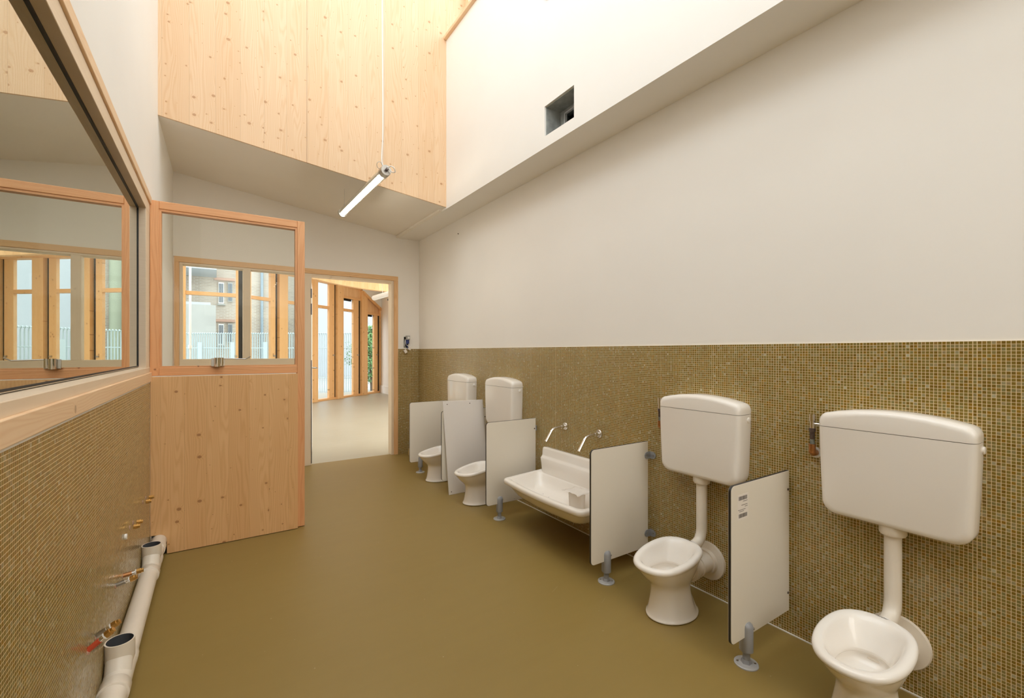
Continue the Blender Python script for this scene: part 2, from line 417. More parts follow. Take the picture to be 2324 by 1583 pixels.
def tag(o, label, cat, group=None, kind=None):
    o['label'] = label; o['category'] = cat
    if group: o['group'] = group
    if kind: o['kind'] = kind
    return o
def empty(name, loc):
    o = bpy.data.objects.new(name, None); COL.objects.link(o); o.location = loc; o.empty_display_size = 0.1
    return o
def struct(o, label, cat): return tag(o, label, cat, None, 'structure')
def copy_tree(o, parent=None):
    c = o.copy(); COL.objects.link(c)
    if parent is not None: c.parent = parent
    for ch in list(o.children): copy_tree(ch, c)
    return c

XL, XR, YB, YF = -0.33, 2.086, -4.2, 5.25     # room: left wall, right wall, back, far wall
XS = 1.83                                     # face of the upper right wall
YW = 3.92                                     # timber wall over the room
ZT = 1.255                                    # top of mosaic on right wall

# ------------------------------------------------------------------ room shell
struct(MB().box(-0.45, 2.3, YB, 5.30, -0.08, 0).build('floor', M['floor']), 'olive green seamless floor of the toilet room', 'floor')
struct(MB().box(-4.2, 5.2, 5.30, 14.2, -0.08, 0).build('floor', M['floor2']), 'pale greige floor of the playroom beyond the doorway', 'floor')

wr = struct(MB().box(XR, XR + 0.12, YB, 5.37, 0, 2.6).build('wall_right', M['plaster']), 'long white wall behind the row of small toilets, mosaic on its lower half', 'wall')
MB().box(XR - 0.006, XR, YB, 5.25, 0, ZT).build('mosaic_tiling', M['tiles_y'], wr)
MB().box(XR - 0.012, XR - 0.006, YB, 5.25, 0, 0.004).build('sealant_line', M['white_paint'], wr)
# upper right wall: a block standing over the soffit, with a square duct opening
hy0, hy1, hz0, hz1 = 2.095, 2.39, 2.652, 2.85
ur = MB()
ur.box(XS, XR + 0.12, YB, hy0, 2.575, 4.17); ur.box(XS, XR + 0.12, hy1, YW, 2.575, 4.17)
ur.box(XS, XR + 0.12, hy0, hy1, 2.575, hz0); ur.box(XS, XR + 0.12, hy0, hy1, hz1, 4.17)
ur.box(XS, XR + 0.12, YW, 5.37, 2.575, 2.9)
struct(ur.build('wall_right_upper', M['plaster']), 'bright white upper wall with a square duct opening, under the high window', 'wall')
# left wall (pieces round the big window)
GX = -0.365
wl = MB()
wl.box(-0.45, XL, YB, 5.37, 0, 1.05)
wl.box(-0.45, XL, YB, 3.46, 2.10, 4.0); wl.box(-0.45, XL, 3.46, 5.37, 1.05, 4.0)
wl.box(-0.45, XL, YB, -1.7, 1.05, 2.10)
wl.box(-0.45, XL, YB, -1.7, 4.0, 5.7); wl.box(-0.45, XL, 3.5, 5.37, 4.0, 5.7); wl.box(-0.45, XL, -1.7, 3.5, 5.5, 5.7)
wlo = struct(wl.build('wall_left', M['plaster']), 'white wall on the left that holds the long interior window', 'wall')
MB().box(XL, XL + 0.006, YB, 3.413, 0, 1.038).build('mosaic_tiling', M['tiles_left'], wlo)
MB().box(XL, XL + 0.007, YB, 3.413, 1.038, 1.045).build('sealant_line', M['white_paint'], wlo)
struct(MB().box(-0.45, 2.3, YB - 0.12, YB, 0, 5.7).build('wall_back', M['plaster']), 'white wall behind the camera', 'wall')
# far wall pieces
wf = MB()
zz = lambda x: 2.60 + (XS - x) * 0.14
wf.box(XL, 0.796, YF, YF + 0.12, 0, 1.08)
wf.hexa([(-0.45, YF, 2.115), (XR + .1, YF, 2.115), (XR + .1, YF + .12, 2.115), (-0.45, YF + .12, 2.115), (-0.45, YF, 3.1), (XR + .1, YF, 3.1), (XR + .1, YF + .12, 3.1), (-0.45, YF + .12, 3.1)])
wf.box(1.80, XR, YF, YF + 0.12, 0, 2.115)
wf.box(-4.2, XL - 0.12, YF, YF + 0.12, 0, 3.1); wf.box(XR + 0.12, 5.2, YF, YF + 0.12, 0, 3.1)
wfo = struct(wf.build('wall_far', M['plaster']), 'white end wall with the interior window and the doorway', 'wall')
MB().box(1.819, XR - 0.006, YF - 0.006, YF, 0, ZT).build('mosaic_tiling', M['tiles_x'], wfo)
# timber wall above, sloped lower edge
tw = MB()
def slopez(x): return 2.592 + (XS - x) * 0.1175
for x0, x1 in ((XL, 0.61), (0.612, XS)):
    tw.hexa([(x0, YW, slopez(x0)), (x1, YW, slopez(x1)), (x1, YW + .014, slopez(x1)), (x0, YW + .014, slopez(x0)),
             (x0, YW, 5.7), (x1, YW, 5.7), (x1, YW + .014, 5.7), (x0, YW + .014, 5.7)])
tw.box(XS, XR + 0.12, YW, YW + .014, 4.17, 5.7)
struct(tw.build('wall_timber_upper', M['clt']), 'knotty pale spruce wall hanging high over the room with a sloping lower edge', 'wall')
# ceilings
c = MB()
c.hexa([(XL - .1, YW + .0142, slopez(XL - .1) + .001), (XS, YW + .0142, slopez(XS) + .001), (XS, YF + .01, zz(XS)), (XL - .1, YF + .01, zz(XL - .1)),
        (XL - .1, YW + .0142, 3.2), (XS, YW + .0142, 3.2), (XS, YF + .01, 3.2), (XL - .1, YF + .01, 3.2)])
c.box(XS - 0.03, XS, YW + .1, YF, 2.577, 2.60)
struct(c.build('ceiling', M['plaster_ceiling']), 'low sloping white ceiling in front of the end wall', 'ceiling')
roof = MB()
roof.box(-0.45, 2.3, YB, -1.7, 5.7, 5.8); roof.box(-0.45, 2.3, 3.5, YW + .1, 5.7, 5.8)
roof.box(-0.45, -0.2, -1.7, 3.5, 5.7, 5.8); roof.box(1.7, 2.3, -1.7, 3.5, 5.7, 5.8)
struct(roof.build('ceiling', M['plaster']), 'high white roof around the rooflight', 'ceiling')
# rooflight glass over the opening
rl = empty('window_4', (0.75, 0.9, 5.7)); struct(rl, 'rooflight in the high roof', 'window')
fr = MB(); fr.box(-0.2, 1.7, -1.7, -1.64, 5.7, 5.86); fr.box(-0.2, 1.7, 3.44, 3.5, 5.7, 5.86); fr.box(-0.2, -0.14, -1.7, 3.5, 5.7, 5.86); fr.box(1.64, 1.7, -1.7, 3.5, 5.7, 5.86)
fr.build('window_frame', M['white_paint'], rl)
MB().box(-0.2, 1.7, -1.7, 3.5, 5.86, 5.87).build('glass_pane', M['pane_win'], rl)
# clerestory window
cw = empty('window_3', (2.0, 0.9, 4.17)); struct(cw, 'high window strip above the bright upper wall', 'window')
MB().box(XS - 0.03, XR + 0.12, YB, YW - 0.001, 4.17, 4.20).build('window_sill', M['casing_y'], cw, bevel=0.004)
fr = MB()
for y in (YW - 0.07, 2.4, 0.9, -0.6, -2.1): fr.box(2.03, 2.09, y, y + 0.07, 4.2, 5.6)
fr.box(2.03, 2.09, YB, YW, 5.58, 5.7); fr.box(2.045, 2.09, YB, YW, 4.2, 4.235)
fr.build('window_frame', M['casing_y'], cw)
MB().box(2.06, 2.066, YB, YW, 4.2, 5.6).build('glass_pane', M['pane_win'], cw)

lw = empty('window_5', (-0.42, 0.9, 4.0)); struct(lw, 'high window strip in the left wall, out of sight above', 'window')
fr = MB()
for y in (-1.7, 0.0, 1.7, 3.44): fr.box(-0.45, -0.40, y, y + 0.06, 4.0, 5.5)
fr.build('window_frame', M['casing_y'], lw)
MB().box(-0.435, -0.43, -1.7, 3.5, 4.0, 5.5).build('glass_pane', M['pane_win'], lw)

# duct opening
dt = empty('duct_opening', (XS, 2.24, 2.652)); tag(dt, 'square hole in the bright upper wall showing a grey metal duct', 'duct')
d = MB()
d.box(XS + 0.012, XS + 0.30, hy1 - 0.006, hy1 - 0.001, hz0, hz1)
d.box(XS + 0.012, XS + 0.30, hy0 + 0.001, hy0 + 0.006, hz0, hz1)
d.box(XS + 0.012, XS + 0.30, hy0, hy1, hz1 - 0.006, hz1 - 0.001)
d.box(XS + 0.012, XS + 0.30, hy0, hy1, hz0 + 0.001, hz0 + 0.006)
by0, by1, bz0_, bz1_ = hy0 + .06, hy0 + .222, hz0 + .03, hz0 + .155
d.box(XS + 0.13, XS + 0.135, hy0, by0, hz0, hz1); d.box(XS + 0.13, XS + 0.135, by1, hy1, hz0, hz1)
d.box(XS + 0.13, XS + 0.135, by0, by1, hz0, bz0_); d.box(XS + 0.13, XS + 0.135, by0, by1, bz1_, hz1)
d.build('duct_lining', M['galv'], dt)
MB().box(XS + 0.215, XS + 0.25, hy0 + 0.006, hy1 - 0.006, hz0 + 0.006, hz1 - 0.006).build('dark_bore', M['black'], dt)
m = MB(); m.tube([(XS + 0.128, by1 + .014, hz0 + .006), (XS + 0.128, by1 + .012, bz1_ + .008), (XS + 0.128, hy0 + 0.03, bz1_ + .016)], 0.011, 8)
m.build('sealant_tape', M['greylight'], dt)

# ------------------------------------------------------------------ long window in the left wall
w1 = empty('window_1', (GX, 1.0, 1.045)); struct(w1, 'long reflecting interior window in the left wall above the mosaic', 'window')
m = MB()
m.box(XL - 0.001, XL + 0.012, -1.7, 3.46, 1.045, 1.097)
m.build('casing', M['casing_y'], w1, bevel=0.002)
m = MB(); m.box(XL - 0.001, XL + 0.010, -1.7, 3.46, 2.102, 2.145); m.build('casing', M['casing_y'], w1, bevel=0.002)
m = MB()
m.hexa([(-0.43, -1.7, 1.05), (XL + .003, -1.7, 1.097), (XL + .003, 3.46, 1.097), (-0.43, 3.46, 1.05), (-0.43, -1.7, 1.140), (XL + .003, -1.7, 1.128), (XL + .003, 3.46, 1.128), (-0.43, 3.46, 1.140)])
m.box(-0.43, XL + .002, -1.7, 3.46, 2.035, 2.098)
m.box(-0.43, XL + .001, 3.275, 3.46, 1.09, 2.10); m.box(-0.43, XL + .001, -1.7, -1.6, 1.09, 2.10)
m.build('window_frame', M['pale_y'], w1, bevel=0.002)
m = MB()
m.box(GX - .004, GX + .003, -1.6, 3.275, 1.138, 1.143); m.box(GX - .004, GX + .004, -1.6, 3.275, 2.026, 2.036)
m.box(GX - .004, GX + .004, 3.266, 3.276, 1.138, 2.036)
m.build('gasket', M['gasket'], w1)
MB().box(GX - .006, GX, -1.6, 3.27, 1.135, 2.034).build('glass_pane', M['pane_left'], w1)
# dim store room behind it
m = MB(); m.box(-3.2, -3.1, YB, 5.2, 0, 3.0); m.box(-3.2, -0.45, YB - .1, YB, 0, 3.0); m.box(-3.2, -0.45, 5.13, 5.24, 0, 3.0)
struct(m.build('wall_store', M['plaster']), 'wall of the dim room behind the left window', 'wall')
struct(MB().box(-3.2, -0.45, YB, 5.2, -0.08, 0).build('floor', M['floor']), 'floor of the dim room behind the left window', 'floor')
struct(MB().box(-3.2, -0.45, YB, 5.2, 3.0, 3.1).build('ceiling', M['plaster_ceiling']), 'ceiling of the dim room behind the left window', 'ceiling')

# ------------------------------------------------------------------ casing, window and doorway in the far wall
t1 = empty('trim_1', (0.75, YF, 0)); struct(t1, 'pale pine casing running round the far window and doorway', 'door trim')
cy0, cy1 = YF - 0.012, YF + 0.02
MB().box(-0.322, 1.819, cy0, cy1, 2.063, 2.115).build('casing_head', M['casing_h'], t1, bevel=0.002)
MB().box(-0.322, -0.2842, cy0, cy1, 1.06, 2.0628).build('casing_left', M['casing_v'], t1, bevel=0.002)
MB().box(1.7702, 1.819, cy0, cy1, 0, 2.0628).build('casing_right', M['casing_v'], t1, bevel=0.002)
w2 = empty('window_2', (0.25, YF, 1.08)); struct(w2, 'whitewashed two-light window in the end wall looking through to the playroom', 'window')
fy0, fy1 = YF - 0.002, YF + 0.115
m = MB(); m.box(-0.284, -0.26, fy0, fy1, 1.15, 2.046); m.box(0.231, 0.296, fy0, fy1, 1.15, 2.046)
m.build('window_frame', M['pale_z'], w2, bevel=0.002)
m = MB(); m.box(-0.284, 0.796, fy0, fy1, 2.046, 2.063); m.box(-0.284, 0.796, fy0, fy1, 1.08, 1.15)
m.build('window_rail', M['pale_x'], w2, bevel=0.002)
MB().box(-0.26, 0.231, YF + 0.05, YF + 0.056, 1.15, 2.046).build('glass_pane', M['pane_win'], w2)
MB().box(0.296, 0.796, YF + 0.05, YF + 0.056, 1.15, 2.046).build('glass_pane', M['pane_win'], w2)
d1 = empty('door_1', (1.3, YF, 0)); struct(d1, 'open white door and pale frame leading to the playroom', 'door')
m = MB(); m.box(0.7962, 0.866, fy0, fy1, 0, 2.063); m.box(1.741, 1.77, fy0, fy1, 0, 2.063)
m.build('door_frame', M['pale_z'], d1, bevel=0.002)
MB().box(0.866, 1.741, fy0, fy1, 2.035, 2.063).build('door_head', M['pale_x'], d1)
m = MB(); m.box(0.860, 0.8675, YF - .004, YF + 0.03, 0.02, 1.13); m.build('rubber_seal', M['gasket'], d1)
for z0, z1 in ((1.62, 1.74), (1.80, 1.90)):
    MB().box(0.858, 0.868, YF - .004, YF + 0.025, z0, z1).build('hinge', M['gasket'], d1)
m = MB(); L0 = Vector((0.885, 5.385, 0)); L1 = Vector((1.032, 6.215, 0)); nn = Vector((L1.y - L0.y, -(L1.x - L0.x), 0)).normalized() * -0.042
m.hexa([tuple(p + Vector((0, 0, z))) for z in (0.012, 2.03) for p in (L0, L1, L1 + nn, L0 + nn)])
leaf = m.build('door_leaf', M['white_paint'], d1, bevel=0.002)
m = MB(); hb = L0 + (L1 - L0) * 0.86; out = -nn.normalized()
m.tube([hb + Vector((0, 0, 1.02)), hb + out * 0.05 + Vector((0, 0, 1.02)), hb + out * 0.055 - (L1 - L0).normalized() * 0.11 + Vector((0, 0, 1.02))], 0.009, 8)
m.build('door_handle', M['steel'], leaf)

# ------------------------------------------------------------------ timber and glass partition on the left
py0, py1 = 3.44, 3.50
gp = empty('glazed_partition', (0.1, 3.47, 0)); tag(gp, 'orange-toned timber screen with clear upper glass and knotty board below, standing off the left wall', 'partition')
px0, px1 = XL + 0.002, 0.523
def upright(x0, x1, z0, z1, name): return MB().box(x0, x1, py0, py1, z0, z1).build(name, M['larch'], gp, bevel=0.003)
upright(px0, -0.285, 1.075, 2.13, 'frame_upright'); upright(0.475, px1, 0.004, 2.13, 'frame_upright')
# mitred looking rails sit between the uprights
for z0, z1 in ((2.083, 2.13), (1.075, 1.123)):
    MB().box(-0.285, 0.475, py0, py1, z0, z1).build('frame_rail', M['larch_h'], gp, bevel=0.003)
bd = MB()
for z0, z1 in ((2.070, 2.083), (1.123, 1.133)): bd.box(-0.285, 0.475, py0 + .006, py1 - .006, z0, z1)
bd.build('glazing_bead', M['larch_h'], gp)
bd = MB(); bd.box(-0.285, -0.273, py0 + .006, py1 - .006, 1.133, 2.070); bd.box(0.464, 0.475, py0 + .006, py1 - .006, 1.133, 2.070)
bd.build('glazing_bead', M['larch'], gp)
MB().box(-0.273, 0.464, 3.466, 3.472, 1.133, 2.070).build('glass_pane', M['pane'], gp)
# board with the pipe cut-out
bx0, bx1, bz0, bz1 = XL + 0.0065, 0.476, 0.004, 1.070
cx, cz = -0.245, 0.125
poly = [(bx0, cz + .01), (bx0, bz1), (bx1, bz1), (bx1, bz0), (cx, bz0)] + [(cx, cz - .03)] + arc(cx - 0.035, cz - .03 + .0, 0.035, 0, 90, 6)[1:] 
poly = [(bx0, bz1), (bx1, bz1), (bx1, bz0), (cx, bz0), (cx, cz - .035)] + arc(cx - .035, cz - .035, .035, 0, 90, 6)[1:] + [(bx0, cz)]
MB().prism(poly, 'y', 3.415, 3.44).build('lower_board', M['board'], gp, bevel=0.0015)
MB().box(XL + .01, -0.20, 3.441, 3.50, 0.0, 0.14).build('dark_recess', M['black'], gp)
# metal window stay on the rail
st = MB(); st.box(-0.022, 0.048, 3.428, 3.436, 1.128, 1.180)
sto = st.build('stay_plate', M['steel'], gp, bevel=0.001)
st = MB(); st.cyl((0.010, 3.414, 1.126), (0.010, 3.414, 1.183), 0.017); st.cyl((0.032, 3.416, 1.132), (0.032, 3.416, 1.183), 0.013)
st.build('stay_barrel', M['chrome'], sto, smooth=35)
st = MB(); st.tube([(0.04, 3.415, 1.178), (0.165, 3.415, 1.174), (0.192, 3.41, 1.19)], 0.0035, 8); st.build('stay_arm', M['steel'], sto)

# ------------------------------------------------------------------ waste pipe along the left wall
wp = empty('waste_pipe', (-0.285, 1.5, 0)); tag(wp, 'long white plastic waste pipe with open upturned sockets, low along the left mosaic wall', 'pipe')
X, Z = -0.283, 0.088
MB().tube([(X, 0.55, Z - .002), (X, 3.46, Z)], 0.038, 28).build('pipe_run', M['pvc'], wp, smooth=40)
for y in (2.10, 3.05):
    m = MB()
    m.tube([(X, y - .14, Z), (X, y - .138, Z), (X, y - .09, Z), (X, y - .085, Z)], [.040, .044, .044, .040], 28)
    m.tube([(X, y + .05, Z), (X, y + .055, Z), (X, y + .10, Z), (X, y + .105, Z)], [.040, .0425, .0425, .040], 28)
    m.tube([(X, y - .09, Z), (X, y + .055, Z)], 0.041, 28)
    m.tube([(X, y - .045, Z), (X, y - .02, Z + .04), (X, y - .002, Z + .062)], 0.038, 24)
    t = m.build('tee_fitting', M['pvc'], wp, smooth=40)
    m = MB(); r0, r1 = 0.0425, 0.038
    N = 28; def_ = lambda r, z: [(X + r * math.cos(2 * PI * k / N), y + r * math.sin(2 * PI * k / N), z) for k in range(N)]
    m.loft([def_(.037, Z + .03), def_(r0, Z + .05), def_(r0, Z + .112), def_(r1, Z + .112)], True, False)
    m.build('open_socket', M['pvc'], t, smooth=40)
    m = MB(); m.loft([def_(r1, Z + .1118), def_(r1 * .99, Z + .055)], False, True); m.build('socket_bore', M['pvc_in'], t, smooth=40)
m = MB(); m.tube([(X, 3.26, Z), (X, 3.262, Z), (X, 3.33, Z), (X, 3.335, Z)], [.038, .0425, .0425, .038], 28); m.build('pipe_collar', M['pvc'], wp, smooth=40)
for y in (1.86,):
    m = MB(); m.tube([(XL + .006, y, Z + .01), (X - .03, y, Z + .01)], 0.005, 8); m.tube([(XL + .006, y, Z + .01), (XL + .016, y, Z + .01)], 0.011, 6)
    m.build('pipe_clip', M['steel'], wp)

# ------------------------------------------------------------------ brass water stubs
def stub(loc, d, label, sleeve=None, length=0.05, short=False):
    """d: direction from the wall; nut at the tip"""
    x, y, z = loc
    r = empty('water_stub', loc); tag(r, label, 'water pipe', 'brass water stubs on the left wall')
    a = Vector(loc); d = Vector(d).normalized()
    m = MB(); m.cyl(a - d * .004, a + d * 0.002, .013, .010, 10); m.build('wall_hole', M['terracotta'], r)
    if not short:
        m = MB(); m.cyl(a, a + d * length * .55, .0085, n=14); m.build('pipe', M[sleeve or 'steel'], r, smooth=40)
        m = MB(); m.cyl(a + d * length * .45, a + d * length * .78, .0072, n=14); m.build('pipe_end', M['chrome'], r, smooth=40)
        m = MB(); m.cyl(a + d * length * .75, a + d * (length * .75 + .004), .011, n=14); m.build('washer', M['cable'], r, smooth=40)
    else: length = 0.016
    b = a + d * length * .8
    m = MB(); m.cyl(b, b + d * .016, .0115, n=6); m.cyl(b + d * .014, b + d * .024, .009, n=6)
    m.build('hex_nut', M['brass'], r, bevel=0.001)
WX = XL + 0.006
stub((WX, 1.85, .315), (1, 0, .75), 'water stub in red sleeve with brass nut, nearest of the wall stubs', 'red', .065)
stub((WX, 1.96, .30), (1, 0, .5), 'bare water stub with brass nut just beyond the red-sleeved one', None, .055)
stub((WX, 2.307, .315), (1, 0, .25), 'nearer stub of the middle pair on the left wall, wrapped and brass tipped', 'steel', .055)
stub((WX, 2.47, .285), (1, 0, .1), 'farther stub of the middle pair on the left wall with copper base', 'copper', .055)
stub((WX, 2.655, .426), (1, 0, 0), 'lower short brass nut near the far open pipe socket', short=True)
stub((WX, 2.75, .417), (1, 0, 0), 'upper short brass nut near the far open pipe socket', short=True)
stub((WX, 3.09, .42), (1, 0, 0), 'lower of the two brass nuts beside the timber partition', short=True)
stub((WX, 3.22, .407), (1, 0, 0), 'upper of the two brass nuts beside the timber partition', short=True)
m = MB(); m.cyl((WX, 2.52, .43), (WX + .008, 2.52, .43), .012, n=12)
tag(m.build('wall_plug', M['cable'], origin=(WX, 2.52, .43)), 'small white cap on the mosaic beside the short brass nuts', 'cap')

# ------------------------------------------------------------------ toilets
def polar_outline():
    A_ = [(-.500, 0), (-.495, .035), (-.48, .066), (-.45, .095), (-.40, .117), (-.35, .127), (-.30, .127), (-.25, .119), (-.21, .106), (-.18, .085), (-.162, .057), (-.152, .028), (-.150, 0)]
    half = [(x + .325, y) for x, y in A_]
    pts = sorted((math.atan2(y, x), math.hypot(x, y)) for x, y in half)
    def r(th):
        th = abs(math.atan2(math.sin(th), math.cos(th)))
        for (a, ra), (b, rb) in zip(pts, pts[1:]):
            if a <= th <= b: return ra + (rb - ra) * (th - a) / (b - a)
        return pts[-1][1] if th > pts[-1][0] else pts[0][1]
    return r
RO = polar_outline()
NB = 56
def smooth_r(fn):
    v = [fn(2 * PI * k / NB) for k in range(NB)]
    for _ in range(3): v = [(v[k - 1] + 2 * v[k] + v[(k + 1) % NB]) / 4 for k in range(NB)]
    return v
RIM = smooth_r(RO)
CX = -0.325
def ell(a, b): return [a * b / math.hypot(b * math.cos(2 * PI * k / NB), a * math.sin(2 * PI * k / NB)) for k in range(NB)]
def rimz(x):  # x local; tip -.52 .. back -.158
    t = min(max((x + .50) / .34, 0), 1); t = t * t * (3 - 2 * t)
    return 0.264 + t * 0.042
def ring(radii, cx, zf):
    out = []
    for k in range(NB):
        a = 2 * PI * k / NB; x = cx + radii[k] * math.cos(a); y = radii[k] * math.sin(a)
        out.append((x, y, zf(x, y) if callable(zf) else zf))
    return out
def mixr(a, b, t): return [p * (1 - t) + q * t for p, q in zip(a, b)]
def sc(a, s, d=0.0): return [p * s + d for p in a]

def make_toilet():
    r = empty('toilet', (XR, 1.35, 0))
    wr_ = lambda m: m
    L = MB(); rings = []
    bc = -0.29
    def add(rad, cx, z, dz=0): rings.append(ring(rad, cx, z))
    add(ell(.136, .102), bc, 0.0); add(ell(.139, .105), bc, 0.004); add(ell(.139, .105), bc, 0.010)
    add(ell(.131, .098), bc, 0.016); add(ell(.124, .091), bc, 0.05); add(ell(.113, .080), bc - .004, 0.10); add(ell(.108, .075), bc - .008, 0.138)
    add(ell(.110, .080), bc - .012, 0.156)
    top = lambda x, y: rimz(x)
    base = ell(.110, .080)
    for t, f in ((.28, .20), (.56, .42), (.80, .66), (.95, .84)):
        cxx = (bc - .012) * (1 - t) + CX * t
        rr = mixr(base, sc(RIM, 1.0, -.006), t)
        rings.append(ring(rr, cxx, (lambda f: (lambda x, y: .156 + (rimz(x) - .012 - .156) * f))(f)))
    rings.append(ring(sc(RIM, 1.0, 0.0), CX, lambda x, y: rimz(x) - .022))
    rings.append(ring(sc(RIM, 1.0, .001), CX, lambda x, y: rimz(x) - .012))
    rings.append(ring(sc(RIM, 1.0, -.004), CX, lambda x, y: rimz(x) - .003))
    rings.append(ring(sc(RIM, 1.0, -.013), CX, lambda x, y: rimz(x)))
    rings.append(ring(sc(RIM, 1.0, -.026), CX, lambda x, y: rimz(x) - .001))
    inn = sc(RIM, .80, -.018)
    rings.append(ring(sc(RIM, 1.0, -.035), CX - .002, lambda x, y: rimz(x) - .006))
    rings.append(ring(mixr(sc(RIM, .86, -.020), inn, .5), CX - .004, lambda x, y: rimz(x) - .022))
    rings.append(ring(sc(inn, .86), CX - .008, lambda x, y: .225 + (rimz(x) - .268) * .4))
    rings.append(ring(sc(inn, .73), CX - .010, .208))
    rings.append(ring(sc(inn, .76), CX - .010, .201)); rings.append(ring(sc(inn, .84), CX - .010, .196))
    rings.append(ring(sc(inn, .82), CX - .010, .178)); rings.append(ring(sc(inn, .66), CX - .010, .163)); rings.append(ring(sc(inn, .3), CX + .0, .152))
    out = []
    for R_ in rings:
        q = []
        for (x, y, z) in R_:
            if z < .15:   # moulded hollow on each side of the foot
                g = math.exp(-((x + .205) / .028) ** 2 - ((z - .085) / .05) ** 2)
                y -= math.copysign(0.024 * g, y) if abs(y) > .02 else 0
            q.append((x, y, z))
        out.append(q)
    L.loft(out)
    L.build('bowl', M['ceramic'], r, world=False, smooth=50, sub=1)
    # inlet horn behind the rim
    m = MB(); m.tube([(-.172, 0, .262), (-.150, 0, .266), (-.128, 0, .266)], [.030, .034, .029], 24); m.build('inlet_horn', M['ceramic'], r, world=False, smooth=50)
    # maker's script on the back of the rim
    cu = bpy.data.curves.new('script', 'FONT'); cu.body = 'Porcher'; cu.size = 0.0105; cu.shear = 0.5; cu.align_x = 'CENTER'; cu.extrude = 0.00015
    to = bpy.data.objects.new('script', cu); COL.objects.link(to)
    me = bpy.data.meshes.new_from_object(to.evaluated_get(bpy.context.evaluated_depsgraph_get())) if False else None
    bpy.context.view_layer.update()
    dg = bpy.context.evaluated_depsgraph_get()
    me = bpy.data.meshes.new_from_object(to.evaluated_get(dg))
    bpy.data.objects.remove(to)
    R3 = Matrix.Rotation(-PI / 2, 4, 'Z')
    for v in me.vertices:
        p = R3 @ v.co; p = Vector((p.x - .1695, p.y, p.z)); v.co = (p.x, p.y, rimz(p.x) + .0005 + v.co.z)
    me.materials.clear(); me.materials.append(M['ink'])
    so = bpy.data.objects.new('maker_script', me); COL.objects.link(so); so.parent = r
    # outlet
    m = MB(); m.tube([(-.225, 0, .150), (-.19, 0, .165), (-.16, 0, .170), (-.012, 0, .170)], [.040, .047, .050, .050], 32)
    oo = m.build('outlet_pipe', M['pvc'], r, world=False, smooth=50)
    m = MB(); m.tube([(-.178, 0, .170), (-.176, 0, .170), (-.150, 0, .170), (-.148, 0, .170)], [.052, .060, .060, .052], 32)
    m.tube([(-.115, 0, .170), (-.113, 0, .170), (-.106, 0, .170), (-.104, 0, .170)], [.050, .055, .055, .050], 32)
    m.build('outlet_collar', M['pvc'], oo, world=False, smooth=50)
    m = MB(); m.tube([(-.040, 0, .170), (-.022, 0, .170), (-.016, 0, .170), (-.008, 0, .170), (-.006, 0, .170)], [.058, .062, .091, .094, .094], 40)
    m.tube([(-.0165, -.055, .125), (-.019, -.055, .125)], .005, 10)
    m.build('wall_plate', M['pvc'], r, world=False, smooth=30)
    # cistern
    half = [(.0, .598), (.10, .598), (.164, .598)] + arc(.212 - .048, .598 + .048, .048, -82, 0, 8) + [(.217, .75), (.221, .86), (.2225, .950)] + arc(.2225 - .034, .952, .034, 8, 72, 6) + [(.16, .9935), (.11, 1.002), (.055, 1.007)]
    top = (0, 1.009)
    out = half + [top] + [(-y, z) for y, z in reversed(half[1:])]
    def shrink(p, k):
        y, z = p; cy = 0; cz = .80
        # inset by a constant distance towards the middle
        sy = (abs(y) - k) / abs(y) if abs(y) > k else 0
        sz = (abs(z - cz) - k) / abs(z - cz) if abs(z - cz) > k else 0
        return (y * sy, cz + (z - cz) * sz)
    sect = [(-.007, .004), (-.030, 0), (-.088, 0), (-.098, .002), (-.105, .006), (-.110, .0125), (-.112, .021)]
    rings = [[(x, *shrink(p, k)) for p in out] for x, k in sect]
    def cistern_part(name, zc, above, parent):
        m = MB(); m.loft(rings)
        o = m.build(name, M['plastic'], parent, world=False)
        bm = bmesh.new(); bm.from_mesh(o.data)
        g = bm.verts[:] + bm.edges[:] + bm.faces[:]
        res = bmesh.ops.bisect_plane(bm, geom=g, plane_co=(0, 0, zc), plane_no=(0, 0, 1), clear_inner=above, clear_outer=not above)
        ed = [e for e in res['geom_cut'] if isinstance(e, bmesh.types.BMEdge)]
        bmesh.ops.contextual_create(bm, geom=ed)
        bmesh.ops.recalc_face_normals(bm, faces=bm.faces)
        bm.to_mesh(o.data); bm.free()
        o.data.polygons.foreach_set('use_smooth', [True] * len(o.data.polygons)); o.data.set_sharp_from_angle(angle=math.radians(50))
        return o
    cs = cistern_part('cistern', .9305, False, r)
    cistern_part('lid', .9325, True, cs)
    m = MB(); m.tube([(-.035, -.2215, .905), (-.035, -.226, .905), (-.035, -.2275, .905)], [.013, .0125, .010], 24); m.build('side_cap', M['plastic'], cs, world=False, smooth=40)
    # flush pipe
    m = MB(); m.tube([(-.062, 0, .60), (-.062, 0, .36), (-.062, 0, .335), (-.068, 0, .310), (-.080, 0, .290), (-.097, 0, .277), (-.140, 0, .268)], .0255, 28)
    fp = m.build('flush_pipe', M['pvc'], r, world=False, smooth=60)
    m = MB(); m.tube([(-.062, 0, .602), (-.062, 0, .575), (-.062, 0, .568), (-.062, 0, .566)], [.040, .040, .036, .026], 28); m.build('pipe_collar', M['pvc'], fp, world=False, smooth=40)
    # supply valve on the far side of the cistern
    vx, vy = -.036, .272
    v = MB(); v.cyl((vx, vy, .935), (vx, vy, .965), .0115, n=16); v.cyl((vx, vy, .905), (vx, vy, .938), .0095, n=16); v.tube([(vx, vy, .925), (vx, vy - .052, .925)], .006, 10)
    vo = v.build('supply_valve', M['chrome'], r, world=False, smooth=40)
    v = MB(); v.cyl((vx, vy, .893), (vx, vy, .907), .0125, n=8); v.cyl((vx, vy, .862), (vx, vy, .895), .009, n=12); v.build('valve_union', M['oldmetal'], vo, world=False)
